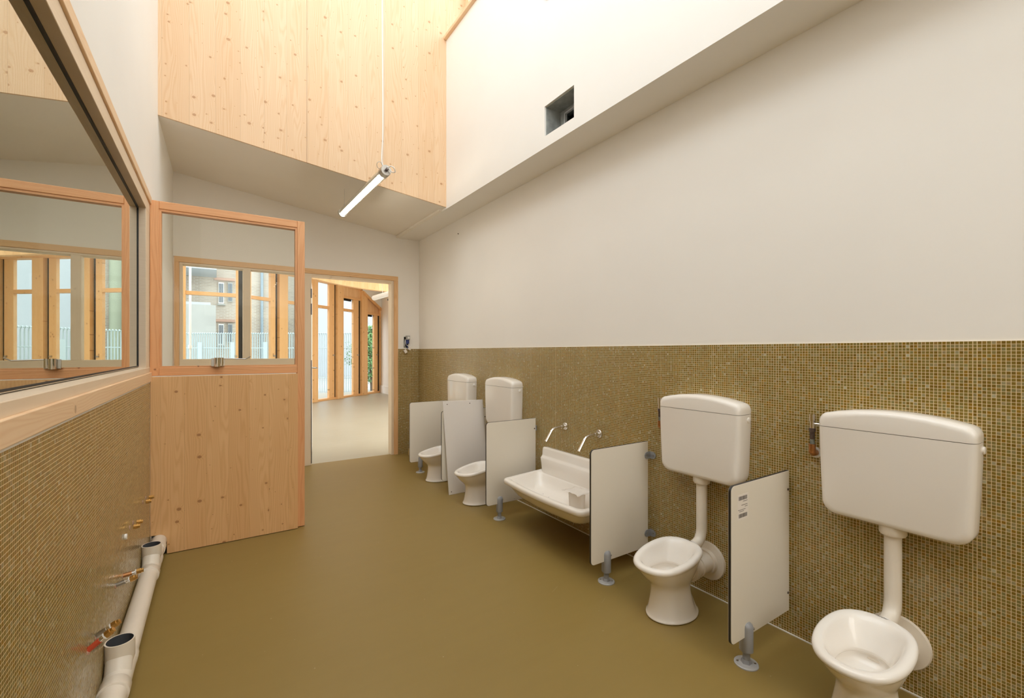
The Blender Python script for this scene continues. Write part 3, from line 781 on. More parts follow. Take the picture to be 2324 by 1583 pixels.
    v = MB(); v.cyl((vx, vy, .84), (vx, vy, .864), .0085, n=12); v.build('valve_thread', M['patina'], vo, world=False)
    v = MB(); v.cyl((vx, vy, .822), (vx, vy, .842), .0125, n=14); v.tube([(vx, vy, .825), (vx, vy, .812), (vx + .008, vy, .804), (-.006, vy, .804)], .013, 12); v.build('copper_elbow', M['copper'], vo, world=False, smooth=40)
    v = MB(); v.cyl((-.008, vy, .804), (-.001, vy, .804), .022, n=20); v.build('pipe_rose', M['cable'], vo, world=False, smooth=40)
    return r
tl = [('nearest small white toilet at the right edge, wall cistern above it', .60),
      ('second-nearest small white toilet, between the two nearest screens', 1.36),
      ('small white toilet between the leaning panel and the basin-side screen', 3.225),
      ('farthest small white toilet by the end wall, mostly behind a screen', 3.995)]
proto = make_toilet()
for i, (lab, y) in enumerate(tl):
    o = proto if i == 0 else copy_tree(proto)
    o.location = (XR, y, 0); tag(o, lab, 'toilet', 'toilets along the mosaic wall')

# ------------------------------------------------------------------ low screens between the toilets
SX0, SX1 = -0.465, -0.026    # local to wall
def make_screen(near_brackets, sticker):
    r = empty('screen_panel', (XR, 1, 0))
    z0, z1, rad = .112, .712, .022
    poly = [(SX1, z0), (SX1, z1)] + arc(SX0 + rad, z1 - rad, rad, 90, 180, 6) + arc(SX0 + rad, z0 + rad, rad, 180, 270, 6)
    m = MB(); m.prism(poly, 'y', -.0046, .0046); b = m.build('panel_core', M['core'], r, world=False)
    def inset(poly, d):
        cx = sum(p[0] for p in poly) / len(poly); cz = sum(p[1] for p in poly) / len(poly)
        return [(p[0] + (d if p[0] < -.25 else -d), p[1] + (d if p[1] < .4 else -d)) for p in poly]
    q = inset(poly, .0012)
    m = MB(); m.prism(q, 'y', -.0062, -.0046); m.build('panel_face', M['laminate'], r, world=False)
    m = MB(); m.prism(q, 'y', .0046, .0062); m.build('panel_face', M['laminate'], r, world=False)
    # foot
    fx = -.350
    m = MB()
    n = 20
    def cap(rz): return [(fx + a * math.cos(2 * PI * k / n), b * math.sin(2 * PI * k / n), z) for (a, b, z) in [rz] for k in range(n)]
    m.loft([cap((.0215, .022, .052)), cap((.0235, .026, .055)), cap((.0235, .026, .148)), cap((.021, .022, .158)), cap((.012, .013, .165))])
    f = m.build('foot_post', M['greyplastic'], r, world=False, smooth=35)
    m = MB(); m.cyl((fx, 0, .004), (fx, 0, .054), .0135, n=18); m.cyl((fx, 0, .006), (fx, 0, .020), .021, .017, n=6)
    m.build('foot_spindle', M['greyplastic'], f, world=False, smooth=35)
    m = MB(); m.tube([(fx, 0, 0), (fx, 0, .004), (fx, 0, .007)], [.044, .044, .040], 32); pl = m.build('base_plate', M['greylight'], r, world=False, smooth=35)
    for sx in (-1, 1):
        m = MB(); m.cyl((fx + sx * .020, -.024 * -sx * -1, .006), (fx + sx * .020, -.024 * -sx * -1, .0088), .0045, n=12); m.build('screw', M['steel'], pl, world=False)
    m = MB(); m.cyl((fx + .012, -.0215, .145), (fx + .013, -.0255, .145), .004, n=10); m.build('screw', M['steel'], f, world=False)
    # wall brackets
    s = -1 if near_brackets else 1
    for z in (.19, .632):
        m = MB()
        y = s * .0066
        pa = [(-.026 - .006, z - .019), (-.026 - .006, z + .019)]
        leafp = [(-.012, z - .020), (-.012, z + .020)] + arc(-.036, z, .020, 90, 270, 8)
        m.prism(leafp, 'y', y, y + s * .0035)
        wall = [(s * .0066, z - .020), (s * .0066, z + .020)] + ([(p[0], p[1]) for p in arc(s * .026, z, .020, 90, -90, 8)] if s > 0 else arc(s * .026, z, .020, 90, 270, 8))
        m.prism(wall, 'x', -.0115, -.008)
        bo = m.build('wall_bracket', M['greyplastic'], r, world=False)
        m = MB(); m.cyl((-.038, y + s * .003, z), (-.038, y + s * .0055, z), .0045, n=10); m.build('screw', M['steel'], bo, world=False)
        m = MB(); m.cyl((-.0115, s * .03, z), (-.0145, s * .03, z), .0045, n=10); m.build('screw', M['steel'], bo, world=False)
        if not near_brackets:
            m = MB(); m.cyl((-.038, -.0062, z), (-.038, -.0085, z), .005, n=12); m.build('screw', M['oldmetal'], r, world=False)
    if sticker:
        m = MB(); m.box(-.452 + .03, -.452 + .105, -.0066, -.0062, .575, .672)
        s_ = m.build('sticker', M['sticker'], r, world=False)
        m = MB(); x = -.414
        for (za, zb) in ((.650, .665), (.583, .598)):
            x = -.414
            rr = random.Random(3)
            while x < -.358:
                w = rr.choice((.0007, .0012, .0018)); m.box(x, x + w, -.0069, -.0066, za, zb); x += w + rr.choice((.0006, .001, .0013))
        for (za, x0, x1) in ((.643, -.385, -.354), (.629, -.395, -.354), (.622, -.372, -.354), (.612, -.418, -.37), (.606, -.41, -.38)):
            x = x0
            while x < x1: m.box(x, x + .0022, -.0069, -.0066, za, za + .0024); x += .0032
        m.build('barcode_print', M['ink'], s_, world=False)
    return r
sc1 = make_screen(False, True); sc1.location = (XR, .972, 0); tag(sc1, 'low screen panel with a barcode sticker, nearest to the camera', 'screen', 'low screens between the toilets')
sc2 = make_screen(True, False); sc2.location = (XR, 1.729, 0); tag(sc2, 'low screen panel right of the washbasin, grey brackets facing the camera', 'screen', 'low screens between the toilets')
sc3 = make_screen(False, False)
for k, (y, lab) in enumerate(((2.808, 'low screen panel just left of the washbasin'), (3.57, 'low screen panel mostly hidden behind the loose leaning panel'), (4.335, 'farthest low screen panel, nearest the doorway'))):
    o = sc3 if k == 0 else copy_tree(sc3)
    o.location = (XR, y, 0); tag(o, lab, 'screen', 'low screens between the toilets')

# loose panel leaning
r = empty('loose_panel', (1.84, 3.51, 0)); tag(r, 'loose white panel leaning in front of the second-farthest screen, drilled at its edges', 'panel')
A = [Vector(p) for p in ((1.662, 3.503, .001), (2.050, 3.503, .001), (2.018, 3.553, .790), (1.626, 3.553, .797))]
nv = (A[1] - A[0]).cross(A[3] - A[0]).normalized() * -.0085
m = MB(); m.add([*A, *[p + nv for p in A]], [(0, 1, 2, 3), (7, 6, 5, 4), (0, 4, 5, 1), (1, 5, 6, 2), (2, 6, 7, 3), (3, 7, 4, 0)])
lp = m.build('panel_board', M['laminate_w'], r, bevel=.0015)
for (u, v) in ((.06, .03), (.62, .03), (.10, .965), (.66, .965)):
    p = A[0] * (1 - u) * (1 - v) + A[1] * u * (1 - v) + A[2] * u * v + A[3] * (1 - u) * v
    nf = -(A[1] - A[0]).cross(A[3] - A[0]).normalized()
    if nf.y > 0: nf = -nf
    q = p if True else p
    m = MB(); m.cyl(p + nf * .0092 * (1 if nf.dot(nv) > 0 else 0) - nf * .001, p + nf * .0092 * (1 if nf.dot(nv) > 0 else 0) + nf * .0008, .0045, n=10); m.build('screw_hole', M['oldmetal'], r)

# ------------------------------------------------------------------ washbasin trough
def rrect(x0, x1, hb, hf, bow, r, z, zf=None, n=7):
    """back at x1, front at x0; half widths hb (back), hf (front)"""
    pts = []
    def corner(cx, cy, a0, a1):
        for i in range(n + 1):
            a = math.radians(a0 + (a1 - a0) * i / n); pts.append((cx + r * math.cos(a), cy + r * math.sin(a)))
    corner(x1 - r, hb - r, 0, 90)
    m_ = 8
    for i in range(1, m_):
        t = i / m_; pts.append(((x1 - r) * (1 - t) + (x0 + r) * t, hb * (1 - t) + hf * t))
    corner(x0 + r, hf - r, 90, 180)
    for i in range(1, 12):
        t = i / 12; y = (hf - r) * (1 - 2 * t); pts.append((x0 - bow * math.sin(PI * t), y))
    corner(x0 + r, -(hf - r), 180, 270)
    for i in range(1, m_):
        t = i / m_; pts.append(((x0 + r) * (1 - t) + (x1 - r) * t, -(hf * (1 - t) + hb * t)))
    corner(x1 - r, -(hb - r), 270, 360)
    return [(x, y, z) for x, y in pts]
wb = empty('washbasin', (XR, 2.245, 0)); tag(wb, 'wide low white trough washbasin with tall back, fixed between two screens', 'washbasin')
zr = .350
rg = [rrect(-.33, -.10, .33, .28, .012, .06, .222), rrect(-.36, -.06, .36, .31, .014, .06, .228), rrect(-.385, -.02, .41, .345, .018, .05, .268),
      rrect(-.405, -.008, .435, .375, .02, .045, .305), rrect(-.412, -.008, .44, .382, .02, .045, .309),
      rrect(-.428, -.006, .452, .398, .022, .045, .313), rrect(-.434, -.006, .456, .404, .022, .045, .320), rrect(-.435, -.006, .456, .405, .022, .045, .338),
      rrect(-.431, -.006, .453, .401, .022, .045, .347), rrect(-.422, -.006, .447, .393, .022, .045, zr),
      rrect(-.402, -.03, .428, .373, .022, .045, zr - .001), rrect(-.394, -.075, .420, .364, .022, .045, zr - .006), rrect(-.388, -.088, .412, .355, .022, .045, zr - .02),
      rrect(-.372, -.098, .392, .337, .02, .05, .285), rrect(-.350, -.11, .370, .318, .018, .06, .252), rrect(-.315, -.135, .345, .29, .015, .06, .241), rrect(-.25, -.19, .26, .22, .01, .025, .236)]
m = MB(); m.loft(rg)
m.build('basin', M['ceramic'], wb, world=False, smooth=60, sub=1)
prof = [(-.006, .300), (-.006, .506), (-.012, .512), (-.032, .512), (-.039, .506), (-.042, .498), (-.046, .456), (-.050, .448), (-.060, .442), (-.067, .433), (-.072, .39), (-.080, .345), (-.084, .30), (-.078, .275), (-.05, .275)]
def ins(p, k): return (p[0] * (1 - k) + -.02 * k, min(p[1], .512 - .02 * k))
ys = [(-.455, .55), (-.453, .3), (-.446, .1), (-.435, 0), (.435, 0), (.446, .1), (.453, .3), (.455, .55)]
rs = []
for y, k in ys:
    yy = y
    rs.append([((p[0] * (1 - k) + (-.03) * k), yy * (.87 + .13 * min(max((p[1] - .28) / .15, 0), 1)), p[1] - (.016 * k if p[1] > .48 else 0)) for p in prof])
m = MB(); m.loft(rs); m.build('backsplash', M['ceramic'], wb, world=False, smooth=50, bevel=.003, bang=50)
m = MB(); m.tube([(-.27, .03, .245), (-.27, .03, .222), (-.27, .03, .195), (-.27, .03, .185)], [.05, .044, .026, .020], 24); m.build('drain_outlet', M['ceramic'], wb, world=False, smooth=50)
m = MB(); m.tube([(-.255, -.10, .236), (-.255, -.10, .239), (-.255, -.10, .240)], [.026, .024, .018], 20); m.build('drain_grate', M['steel'], wb, world=False, smooth=50)
for (x, y, z, d) in ((-.049, -.17, .475, (-1, 0, 0)), (-.03, .456, .43, (0, 1, 0))):
    m = MB(); a = Vector((x, y, z)); dv = Vector(d); m.tube([a - dv * .004, a + dv * .004, a + dv * .007], [.009, .008, .004], 14); m.build('fixing_cap', M['cable'], wb, world=False, smooth=50)
# plaster crumbs in the basin
m = MB(); rr = random.Random(5)
for i in range(70):
    x = -.30 + rr.gauss(0, .035); y = .17 + rr.gauss(0, .07); s = rr.uniform(.0008, .0028); m.box(x - s, x + s, y - s, y + s, .2365 + abs(x + .25) * .03, .2365 + abs(x + .25) * .03 + s)
o = m.build('plaster_crumbs', M['greylight']); o.location = (XR, 2.245, .004); tag(o, 'grey building crumbs scattered in the left of the trough basin', 'debris', kind='stuff')
# plastic tub
pc = empty('plastic_tub', (1.885, 2.13, .238)); tag(pc, 'clear plastic tub with a crumpled film lid standing in the basin', 'tub')
m = MB(); N = 28
rk = lambda r, z: [(r * math.cos(2 * PI * k / N), r * math.sin(2 * PI * k / N), z) for k in range(N)]
m.loft([rk(.044, 0.002), rk(.048, .004), rk(.054, .112), rk(.052, .112), rk(.046, .006)], True, True); m.build('tub_wall', M['film'], pc, world=False, smooth=50)
m = MB(); g = 9; vs = []; rr = random.Random(9)
for i in range(g):
    for j in range(g):
        u = (i / (g - 1) - .5) * 2; v = (j / (g - 1) - .5) * 2
        vs.append((u * .062 + .004 * rr.uniform(-1, 1), v * .075 + .004 * rr.uniform(-1, 1), .116 + rr.uniform(-.004, .006) - .012 * max(0, abs(v) - .7)))
fs = [(i * g + j, i * g + j + 1, (i + 1) * g + j + 1, (i + 1) * g + j) for i in range(g - 1) for j in range(g - 1)]
m.add(vs, fs); o = m.build('film_lid', M['sticker'], pc, world=False, smooth=80); so = o.modifiers.new('s', 'SOLIDIFY'); so.thickness = .0015

# ------------------------------------------------------------------ wall spouts
for k, (y, z, lab) in enumerate(((2.473, .693, 'chrome wall spout on the left, over the basin'), (2.135, .690, 'chrome wall spout on the right, over the basin, next to the screen'))):
    if k == 0:
        f0 = empty('wall_spout', (XR, y, z))
        m = MB(); m.tube([(-.0065, 0, 0), (-.010, 0, 0), (-.013, 0, 0)], [.026, .026, .023], 32); m.build('wall_flange', M['chrome'], f0, world=False, smooth=40)
        p = [(-.010, 0, 0), (-.045, 0, -.002), (-.09, 0, -.006)] + [(-.09 - .055 * math.sin(a), 0, -.006 - .055 * (1 - math.cos(a))) for a in [math.radians(q) for q in (12, 24, 36, 48, 58)]] + [(-.173, 0, -.083)]
        m = MB(); m.tube(p, .0098, 20); sp = m.build('spout_tube', M['chrome'], f0, world=False, smooth=60)
        d = (Vector(p[-1]) - Vector(p[-2])).normalized()
        m = MB(); m.tube([Vector(p[-1]) - d * .002, Vector(p[-1]) + d * .012], .0108, 20); m.tube([Vector(p[1]) + Vector((.022, 0, .001)), Vector(p[1])], .012, 20); m.build('aerator', M['chrome'], sp, world=False, smooth=40)
        o = f0
    else: o = copy_tree(f0)
    o.location = (XR, y, z); tag(o, lab, 'faucet', 'wall spouts over the basin')

# ------------------------------------------------------------------ pendant tube lamp
A0, A1 = Vector((1.018, 3.19, 2.515)), Vector((.972, 4.30, 2.49))
tl_ = empty('tube_lamp', (A0 + A1) / 2); tag(tl_, 'slim metal and glass tube lamp hanging level in front of the timber wall', 'pendant lamp')
ax = (A1 - A0).normalized(); side = ax.cross(Vector((0, 0, 1))).normalized(); up = side.cross(ax)
def circ(p, r, a0, a1, n): return [p + side * r * math.cos(math.radians(a0 + (a1 - a0) * i / n)) + up * r * math.sin(math.radians(a0 + (a1 - a0) * i / n)) for i in range(n + 1)]
m = MB(); m.tube([A0, A1], .036, 32, cap=False); m.build('glass_tube', M['lampglass'], tl_, smooth=60)
m = MB(); m.loft([circ(A0 + ax * .03, .031, -20, 200, 20), circ(A1 - ax * .02, .031, -20, 200, 20)]); m.build('reflector', plain('lamp_reflector', (0.75, 0.73, 0.69), 0.3, 0.5), tl_, smooth=40)
m = MB(); m.loft([circ(A0 + ax * .055, .027, 246, 294, 8), circ(A1 - ax * .03, .027, 246, 294, 8)]); m.build('led_diffuser', M['led'], tl_, smooth=40)
m = MB(); m.tube([A0 - ax * .010, A0 + ax * .006, A0 + ax * .045], [.037, .0385, .0385], 32); ec = m.build('end_cap', M['steel'], tl_, smooth=40)
m = MB(); m.tube([A1 - ax * .015, A1 + ax * .008, A1 + ax * .012], [.0385, .0385, .034], 32); m.build('end_cap', M['steel'], tl_, smooth=40)
m = MB(); m.tube([A0 + ax * .05, A0 + ax * .062], .040, 32, cap=False); m.build('clamp_ring', M['chrome'], tl_, smooth=40)
m = MB(); e = A0 - ax * .01; m.cyl(e, e - ax * .022, .011, n=14); m.build('cable_gland', M['oldmetal'], ec, smooth=40)
m = MB(); m.tube(smooth_path([e - ax * .02, e - ax * .05 + up * .012 + side * .01, e - ax * .065 + up * .0 + side * .03, e - ax * .05 - up * .02 + side * .045, e - ax * .02 - up * .012 + side * .03, e - ax * .015 + up * .02]), .0035, 8); m.build('cable_loop', M['cable'], tl_, smooth=80)
m = MB(); m.tube(smooth_path([A0 + ax * .09 + up * .036, A0 + ax * .09 + up * .05 - side * .03, A0 + ax * .08 + up * .075 - side * .035, A0 + ax * .07 + up * .085 - side * .015, A0 + ax * .07 + up * .06]), .0022, 8); m.build('wire_loop', M['steel'], tl_, smooth=80)
m = MB(); t = A0 + ax * .05 + up * .04
m.tube(smooth_path([t, t + up * .06 - side * .012, t + up * .22 - side * .004, t + up * .5, t + up * 1.4 + side * .003, Vector((t.x, t.y, 5.69))]), .0042, 8)
m.build('power_cable', M['cable'], tl_, smooth=80)
m = MB(); m.tube([t + ax * .01 + side * .0, t + up * .3 + side * .006, Vector((t.x + .004, t.y, 5.69))], .0012, 6); m.build('suspension_wire', M['steel'], tl_)
q = A1 - ax * .06 + up * .036
m = MB(); m.tube([q, Vector((q.x, q.y, slopez(q.x) + .006))], .0012, 6); m.cyl(q, q + up * .028, .004, n=10); m.build('suspension_wire', M['steel'], tl_)
m = MB(); m.cyl(A1 + ax * .0 + up * .03, A1 + up * .045, .009, n=12); m.build('wire_clip', M['oldmetal'], tl_)

lamp2 = copy_tree(tl_); lamp2.location = tl_.location + Vector((-.05, -6.3, 0))
tag(lamp2, 'second tube lamp behind the viewpoint, seen only as a reflection in glass', 'pendant lamp')

# ------------------------------------------------------------------ small things on walls and floor
eb = empty('junction_box', (1.93, YF, 1.27)); tag(eb, 'open electrical outlet with dangling connectors at the mosaic edge by the doorway', 'socket')
m = MB(); m.box(1.895, 1.945, YF - .004, YF + .001, 1.27, 1.40); m.build('wall_recess', M['black'], eb)
m = MB(); m.box(1.913, 1.957, YF - .045, YF - .006, 1.365, 1.415); b = m.build('connector_block', M['greylight'], eb, bevel=.003)
m = MB(); m.box(1.925, 1.948, YF - .05, YF - .0445, 1.378, 1.402); m.build('connector_face', M['cable'], b)
m = MB(); m.box(1.912, 1.950, YF - .03, YF - .006, 1.318, 1.366); m.build('terminal', M['bluewire'], eb, bevel=.002)
for dx, zt, rx in ((-.030, 1.225, .5), (.022, 1.262, -.5)):
    m = MB(); c = Vector((1.93 + dx, YF - .035, zt)); ca, sa = math.cos(rx), math.sin(rx)
    vs = [(c.x + (a * ca - b_ * sa), c.y + d_, c.z + (a * sa + b_ * ca)) for b_ in (-.02, .02) for (a, d_) in ((-.015, -.014), (.015, -.014), (.015, .014), (-.015, .014))]
    m.hexa(vs); m.build('loose_connector', M['sticker'], eb, bevel=.002)
    m = MB(); m.tube([(1.905, YF - .012, 1.37), (1.902 + dx * .3, YF - .03, 1.31), (c.x, c.y, c.z + .015)], .003, 6); m.build('wire', M['cable'], eb)
m = MB(); m.tube([(1.918, YF - .02, 1.36), (1.912, YF - .04, 1.30), (1.93, YF - .035, 1.26)], .003, 6); m.build('wire', M['bluewire'], eb)
m = MB(); m.hexa([(1.905, 5.10, 0), (1.965, 5.10, 0), (1.965, 5.14, 0), (1.905, 5.14, 0), (1.912, 5.10, .075), (1.965, 5.10, .085), (1.965, 5.14, .085), (1.912, 5.14, .075)])
tag(m.build('foam_block', M['foam'], origin=(1.935, 5.12, 0), bevel=.004), 'small yellow foam block on the floor behind the farthest screen', 'block')
m = MB(); m.tube([(XS - .001, 2.35, 3.575), (XS - .012, 2.35, 3.575), (XS - .02, 2.35, 3.575)], [.03, .03, .02], 24)
tag(m.build('wall_sensor', M['greyplastic'], origin=(XS, 2.35, 3.575), smooth=40), 'round grey sensor high on the bright upper wall', 'sensor')
m = MB(); m.cyl((XR, 4.17, 2.43), (XR - .012, 4.17, 2.43), .004, n=8)
tag(m.build('wall_screw', M['oldmetal'], origin=(XR, 4.17, 2.43)), 'tiny dark screw high on the white right wall under the soffit', 'screw')

# ------------------------------------------------------------------ playroom beyond
struct(MB().prism([(-4.2, 5.37), (4.15, 5.37), (4.15, 13.62), (.58, 10.70), (.48, 10.62), (-4.2, 10.60)], 'z', 3.1, 3.2).build('ceiling', M['plaster']), 'pale ceiling of the playroom', 'ceiling')
struct(MB().box(-4.3, -4.2, 5.37, 10.9, 0, 3.1).build('wall_playroom_left', M['plaster']), 'white side wall of the playroom, out of sight on the left', 'wall')
wq = struct(MB().box(4.15, 4.27, 5.37, 14.2, 0, 3.1).build('wall_playroom_right', M['white_paint']), 'white side wall of the playroom at the end of the glazed front', 'wall')
MB().box(4.125, 4.15, 12.1, 13.55, 0, 0.22).build('baseboard', M['white_paint'], wq)
pd = empty('door_2', (4.13, 11.6, 0)); struct(pd, 'timber door at the far right of the playroom', 'door')
MB().box(4.10, 4.15, 11.1, 12.1, 0, 2.35).build('door_leaf', M['clt_side'], pd, bevel=.004)
m = MB(); m.tube([(4.10, 11.98, 1.05), (4.05, 11.98, 1.05), (4.05, 11.85, 1.05)], .01, 8); m.build('door_handle', M['steel'], pd)
# curved beam
m = MB(); xs = [-4.2 + i * .3 for i in range(32)]
def bz(x): return 2.44 + .062 * (x - 3.0) ** 2 if x < 3 else 2.44 + .01 * (x - 3) ** 2
xs = [x for x in xs if x <= 4.15] + [4.15]
for a, b_ in zip(xs, xs[1:]):
    za, zb = min(bz(a), 3.09), min(bz(b_), 3.09)
    m.hexa([(a, 9.0, za), (b_, 9.0, zb), (b_, 9.12, zb), (a, 9.12, za), (a, 9.0, 3.1), (b_, 9.0, 3.1), (b_, 9.12, 3.1), (a, 9.12, 3.1)])
struct(m.build('beam_curved', M['slat']), 'timber clad ceiling beam with curved underside in the playroom', 'beam')
m = MB(); m.tube([(2.50, 8.55, 2.235), (2.64, 7.6, 2.275)], .045, 20)
pr = empty('tube_lamp', (2.57, 8.1, 2.25)); tag(pr, 'white tube lamp seen through the top right of the doorway', 'lamp')
m.build('tube', M['cable'], pr, smooth=50)
m = MB(); m.tube([(2.55, 8.2, 2.29), (2.55, 8.2, 3.1)], .004, 6); m.build('suspension_wire', M['steel'], pr)
m = MB(); m.box(2.66, 2.74, 8.10, 8.25, 2.17, 2.20); m.build('ballast', M['gasket'], pr)

# facade: one straight run, then one slanting run
def facade(p0, p1, name, label, units, tops):
    p0, p1 = Vector((*p0, 0)), Vector((*p1, 0)); d = (p1 - p0).normalized(); nrm = Vector((-d.y, d.x, 0))  # outward
    ang = math.atan2(d.y, d.x); Ltot = (p1 - p0).length
    root = empty(name, p0); root.rotation_euler = (0, 0, ang)
    struct(root, label, 'window wall')
    def B(nm, s0, s1, t0, t1, z0, z1, mat, bev=.004): return MB().box(s0, s1, t0, t1, z0, z1).build(nm, mat, root, world=False, bevel=bev)
    B('sill', 0, Ltot, -.06, .10, 0, .05, M['glulam_h']); B('head', 0, Ltot, -.05, .10, 2.95, 3.1, M['glulam_h'])
    s_prev = 0.0
    for (c0, k0, f0_, f1_), top in zip(units, tops):
        # glass s_prev..c0, opening vent c0..k0, dark gap k0..f0, post f0..f1
        if top > 2.5: B('transom', s_prev, c0 if c0 else f0_, -.045, .06, 2.305, 2.375, M['glulam_h'])
        B('glass_pane', s_prev, c0, .030, .036, .05, top, M['pane_win'], 0)
        if top < 2.95:
            B('head_board', s_prev, f0_, -.02, .05, top, 2.95, M['slat'], 0); B('blind_cassette', s_prev + .01, c0, .04, .07, top - .05, top, M['gasket'], 0)
            B('head_rail', s_prev, f0_, -.045, .06, top, top + .06, M['glulam_h'])
        if c0 < k0:
            B('vent_panel', c0, k0, -.03, .03, .05, top, M['glulam'])
            MB().box(k0 - .07, k0 - .02, -.05, -.03, 1.12, 1.15).build('vent_handle', M['steel'], root, world=False)
        if k0 < f0_: B('dark_gap', k0, f0_, -.01, .05, .05, 2.95, M['gasket'], 0)
        if f1_ > f0_: B('post', f0_, f1_, -.085, .12, 0, 2.95, M['glulam'])
        s_prev = f1_
    return root
# straight run: p0 at X=-4.2
def U(x): return x + 4.2
un = []; tp = []
for xr in (-3.70, -2.90, -2.08, -1.27, -.47):
    un.append((U(xr - .30), U(xr - .17), U(xr - .12), U(xr))); tp.append(2.95)
un.append((U(.337), U(.382), U(.47), U(.60))); tp.append(2.95)
facade((-4.2, 10.5), (.60, 10.52), 'facade_straight', 'straight run of tall timber posts and glazing at the back of the playroom', un, tp)
D0 = Vector((.60, 10.67)); D1 = Vector((4.15, 13.58)); kx = (D1 - D0).length / (4.15 - .60)
def S(x): return (x - .60) * kx
un = [(S(.974), S(1.075), S(1.12), S(1.304)), (S(1.70), S(1.82), S(1.86), S(2.04)), (S(2.395), S(2.548), S(2.588), S(2.775)),
      (S(3.144), S(3.324), S(3.386), S(3.59)), (S(3.888), S(4.03), S(4.10), S(4.149))]
facade((.60, 10.67), (4.15, 13.58), 'facade_slanting', 'slanting run of timber posts and glazing seen through the doorway', un, [2.95, 2.95, 2.95, 2.65, 2.30])

fs = [o for o in bpy.data.objects if o.name == 'facade_slanting'][0]
s0, s1 = S(3.40), S(4.16)
m = MB(); m.prism([(s0, 3.1), (s1, 3.1), (s1, 2.47), (s0, 2.93)], 'y', -.12, -.09); m.build('sloping_infill', M['white_paint'], fs, world=False)
m = MB(); m.prism([(s0, 2.93), (s1, 2.47), (s1, 2.41), (s0, 2.87)], 'y', -.135, -.085); m.build('raking_rail', M['glulam_h'], fs, world=False)

# ------------------------------------------------------------------ outdoors
struct(MB().box(-25, 30, 14.2, 45, -.25, -.15).build('ground', M['concrete']), 'pale paved ground outside the playroom', 'ground')
struct(MB().box(-25, 30, 10.75, 14.2, -.25, -.16).build('ground', M['concrete']), 'pale terrace directly outside the glazing', 'ground')
# fence
fpts = [Vector((-5.5, 21.2, 0)), Vector((-.85, 18.9, 0)), Vector((2.3, 16.9, 0)), Vector((4.02, 15.45, 0))]
fe = empty('metal_fence', (0, 18, -.15)); tag(fe, 'pale blue metal bar fence with hooked tops outside the glazed front', 'fence')
for a, b_ in zip(fpts, fpts[1:]):
    L_ = (b_ - a).length; d = (b_ - a).normalized(); nrm = Vector((d.y, -d.x, 0))
    m = MB(); s = 0
    while s < L_:
        p = a + d * s
        m.tube([p + Vector((0, 0, -.15)), p + Vector((0, 0, 1.78)), p + nrm * .03 + Vector((0, 0, 1.84)), p + nrm * .08 + Vector((0, 0, 1.86)), p + nrm * .12 + Vector((0, 0, 1.83))], .016, 6)
        s += .078
    for z in (.35, 1.35): m.tube([a + Vector((0, 0, z)), b_ + Vector((0, 0, z))], .015, 6)
    m.build('bar_panel', M['fence'], fe, smooth=60)
    n_ = int(L_ / 1.1)
    for k in range(n_):
        p = a + d * (k + .4) * 1.1
        MB().add([p + nrm * .03 + Vector((0, 0, -.15)), p + d * .14 + nrm * .03 + Vector((0, 0, -.15)), p + d * .14 + nrm * .03 + Vector((0, 0, 1.55)), p + nrm * .03 + Vector((0, 0, 1.55)),
                  p + nrm * .05 + Vector((0, 0, -.15)), p + d * .14 + nrm * .05 + Vector((0, 0, -.15)), p + d * .14 + nrm * .05 + Vector((0, 0, 1.55)), p + nrm * .05 + Vector((0, 0, 1.55))],
                 [(0, 1, 2, 3), (7, 6, 5, 4), (0, 4, 5, 1), (1, 5, 6, 2), (2, 6, 7, 3), (3, 7, 4, 0)]).build('fence_slat', M['fence'], fe)
# brick building
bb = empty('brick_building', (0, 26, -.15)); tag(bb, 'pale brick apartment building outside with small windows and a drainpipe', 'building')
MB().box(-12, 3.45, 26, 30, -.15, 9).build('brick_wall', M['brick'], bb)
def bwin(x0, x1, z0, z1, dark=False):
    fr = MB(); fr.box(x0, x1, 25.90, 26.02, z0, z1)
    f = fr.build('window', M['cable'] if not dark else M['concrete'], bb)
    xm = (x0 + x1) / 2; mm = MB()
    w = (x1 - x0)
    mm.box(x0 + w * .12, xm - w * .04, 25.88, 25.90, z0 + .06, z1 - .06); mm.box(xm + w * .04, x1 - w * .12, 25.88, 25.90, z0 + .06, z1 - .06)
    mm.build('pane', M['shutter'], f)
for z0 in (1.55, 3.55, 5.55):
    bwin(.12, .34, z0, z0 + 1.02); bwin(.50, .70, z0 + .1, z0 + 1.05, True); bwin(-2.2, -1.8, z0, z0 + 1.0); bwin(2.55, 2.85, z0, z0 + 1.0, True)
    MB().box(-.05, .80, 25.86, 26, z0 + 1.12, z0 + 1.24).build('brick_band', M['terracotta'], bb)
    MB().box(.08, .40, 25.80, 26, z0 - .08, z0 - .02).build('window_ledge', M['concrete'], bb)
m = MB(); m.tube([(1.95, 25.85, -.1), (1.95, 25.85, 9)], .065, 12); m.build('drainpipe', M['gutter'], bb, smooth=60)
m = MB(); m.tube([(1.12, 25.8, -.1), (1.12, 25.8, 9)], .015, 6); m.build('cable_drop', M['cable'], bb)
m = MB(); m.tube([(2.9, 25.85, 0), (2.9, 25.85, 9)], .22, 12); m.build('chimney_flue', plain('mossy_render', (0.35, 0.38, 0.28), .9), bb, smooth=60)
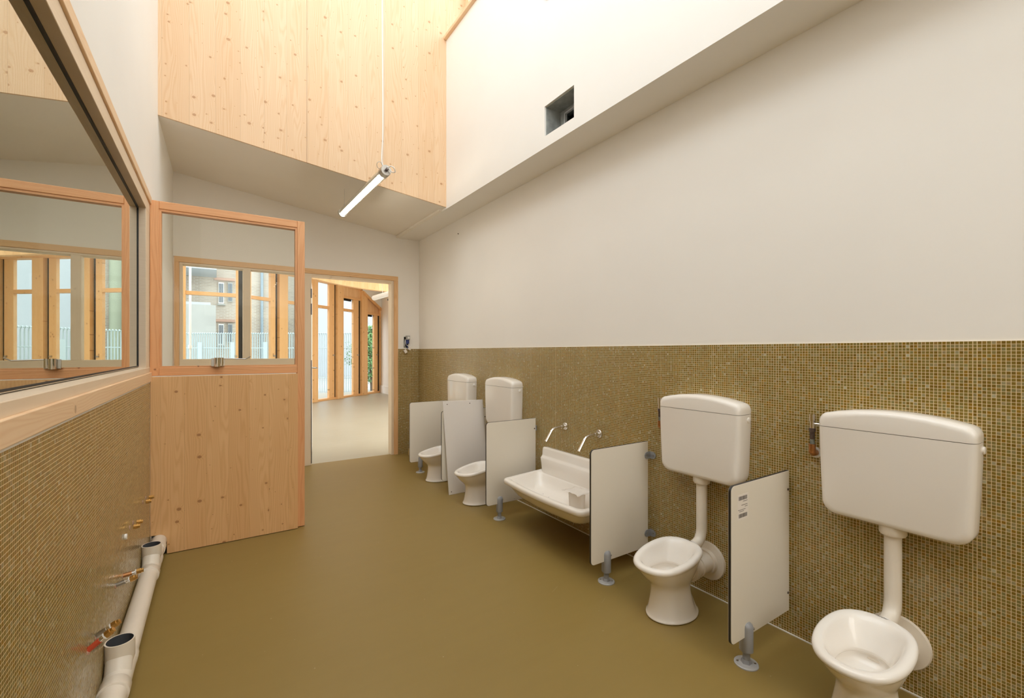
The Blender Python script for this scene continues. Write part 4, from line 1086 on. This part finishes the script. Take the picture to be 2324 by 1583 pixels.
# concrete annex and balcony
m = MB(); m.box(-3.2, .015, 22, 24, -.15, 3.12); cb = m.build('concrete_annex', M['concrete'], origin=(-1.6, 22, -.15)); tag(cb, 'plain light concrete annex in front of the brick building', 'building')
MB().box(-3.2, -.17, 22.3, 23.8, 3.12, 3.24).build('white_coping', M['render_w'], cb)
m = MB(); m.box(-3.4, .04, 23.2, 25.7, 4.75, 5.55); tag(m.build('balcony', M['render_w'], origin=(-1.7, 24.5, 4.75)), 'white concrete balcony box projecting above the concrete annex', 'balcony')
m = MB(); m.tube([(-.496, 13.0, 1.35), (-.496, 13.0, 4.2)], .024, 10); m.tube([(-.496, 13.0, 1.30), (-.496, 13.0, 1.38)], .04, 8)
m.tube([(-.496, 13.0, -.16), (-.496, 13.0, 1.35)], .018, 10)
tag(m.build('white_pole', M['cable'], origin=(-.496, 13.0, -.16), smooth=60), 'thin white pole outside, left in the far window', 'pole')
m = MB(); m.box(3.45, 3.55, 25.6, 30, -.15, 9); m.box(4.0, 16, 27, 31, -.15, 8.0)
tag(m.build('white_building', M['render_w'], origin=(8, 27, -.15)), 'plain pale rendered building beyond the fence on the right', 'building')
# tree
tr = empty('tree', (4.55, 16.0, -.15)); tag(tr, 'leafy green young tree outside the right end of the glazed front', 'tree')
m = MB(); m.tube([(4.60, 16.0, -.15), (4.57, 16.0, .6), (4.50, 15.95, 1.4), (4.45, 15.95, 2.1)], [.05, .04, .03, .012], 10)
rr = random.Random(11)
tips = []
for k in range(14):
    z = .2 + k * .13; a = rr.uniform(0, 2 * PI); l = rr.uniform(.2, .5); b0 = Vector((4.55, 16.0, z)); b1 = b0 + Vector((math.cos(a) * l, math.sin(a) * l * .6, .25)); m.tube([b0, (b0 + b1) / 2 + Vector((0, 0, .05)), b1], [.014, .01, .004], 6); tips.append((b0, b1))
for b1 in (Vector((3.85, 15.9, 1.35)), Vector((3.75, 15.9, .9))):
    b0 = Vector((4.5, 15.95, .8)); m.tube([b0, b1], [.014, .004], 6); tips.append((b0, b1))
m.build('trunk', M['bark'], tr, smooth=60)
m = MB()
for k in range(4200):
    b0, b1 = rr.choice(tips); t = rr.uniform(.15, 1.05); c = b0.lerp(b1, t) + Vector((rr.gauss(0, .09), rr.gauss(0, .09), rr.gauss(0, .09)))
    u = Vector((rr.gauss(0, 1), rr.gauss(0, 1), rr.gauss(0, 1))).normalized(); v = u.orthogonal().normalized(); s = rr.uniform(.022, .042)
    m.add([c - u * s * 1.4, c + v * s * .7, c + u * s * 1.4, c - v * s * .7], [(0, 1, 2, 3)])
m.build('foliage', M['leaf'], tr)
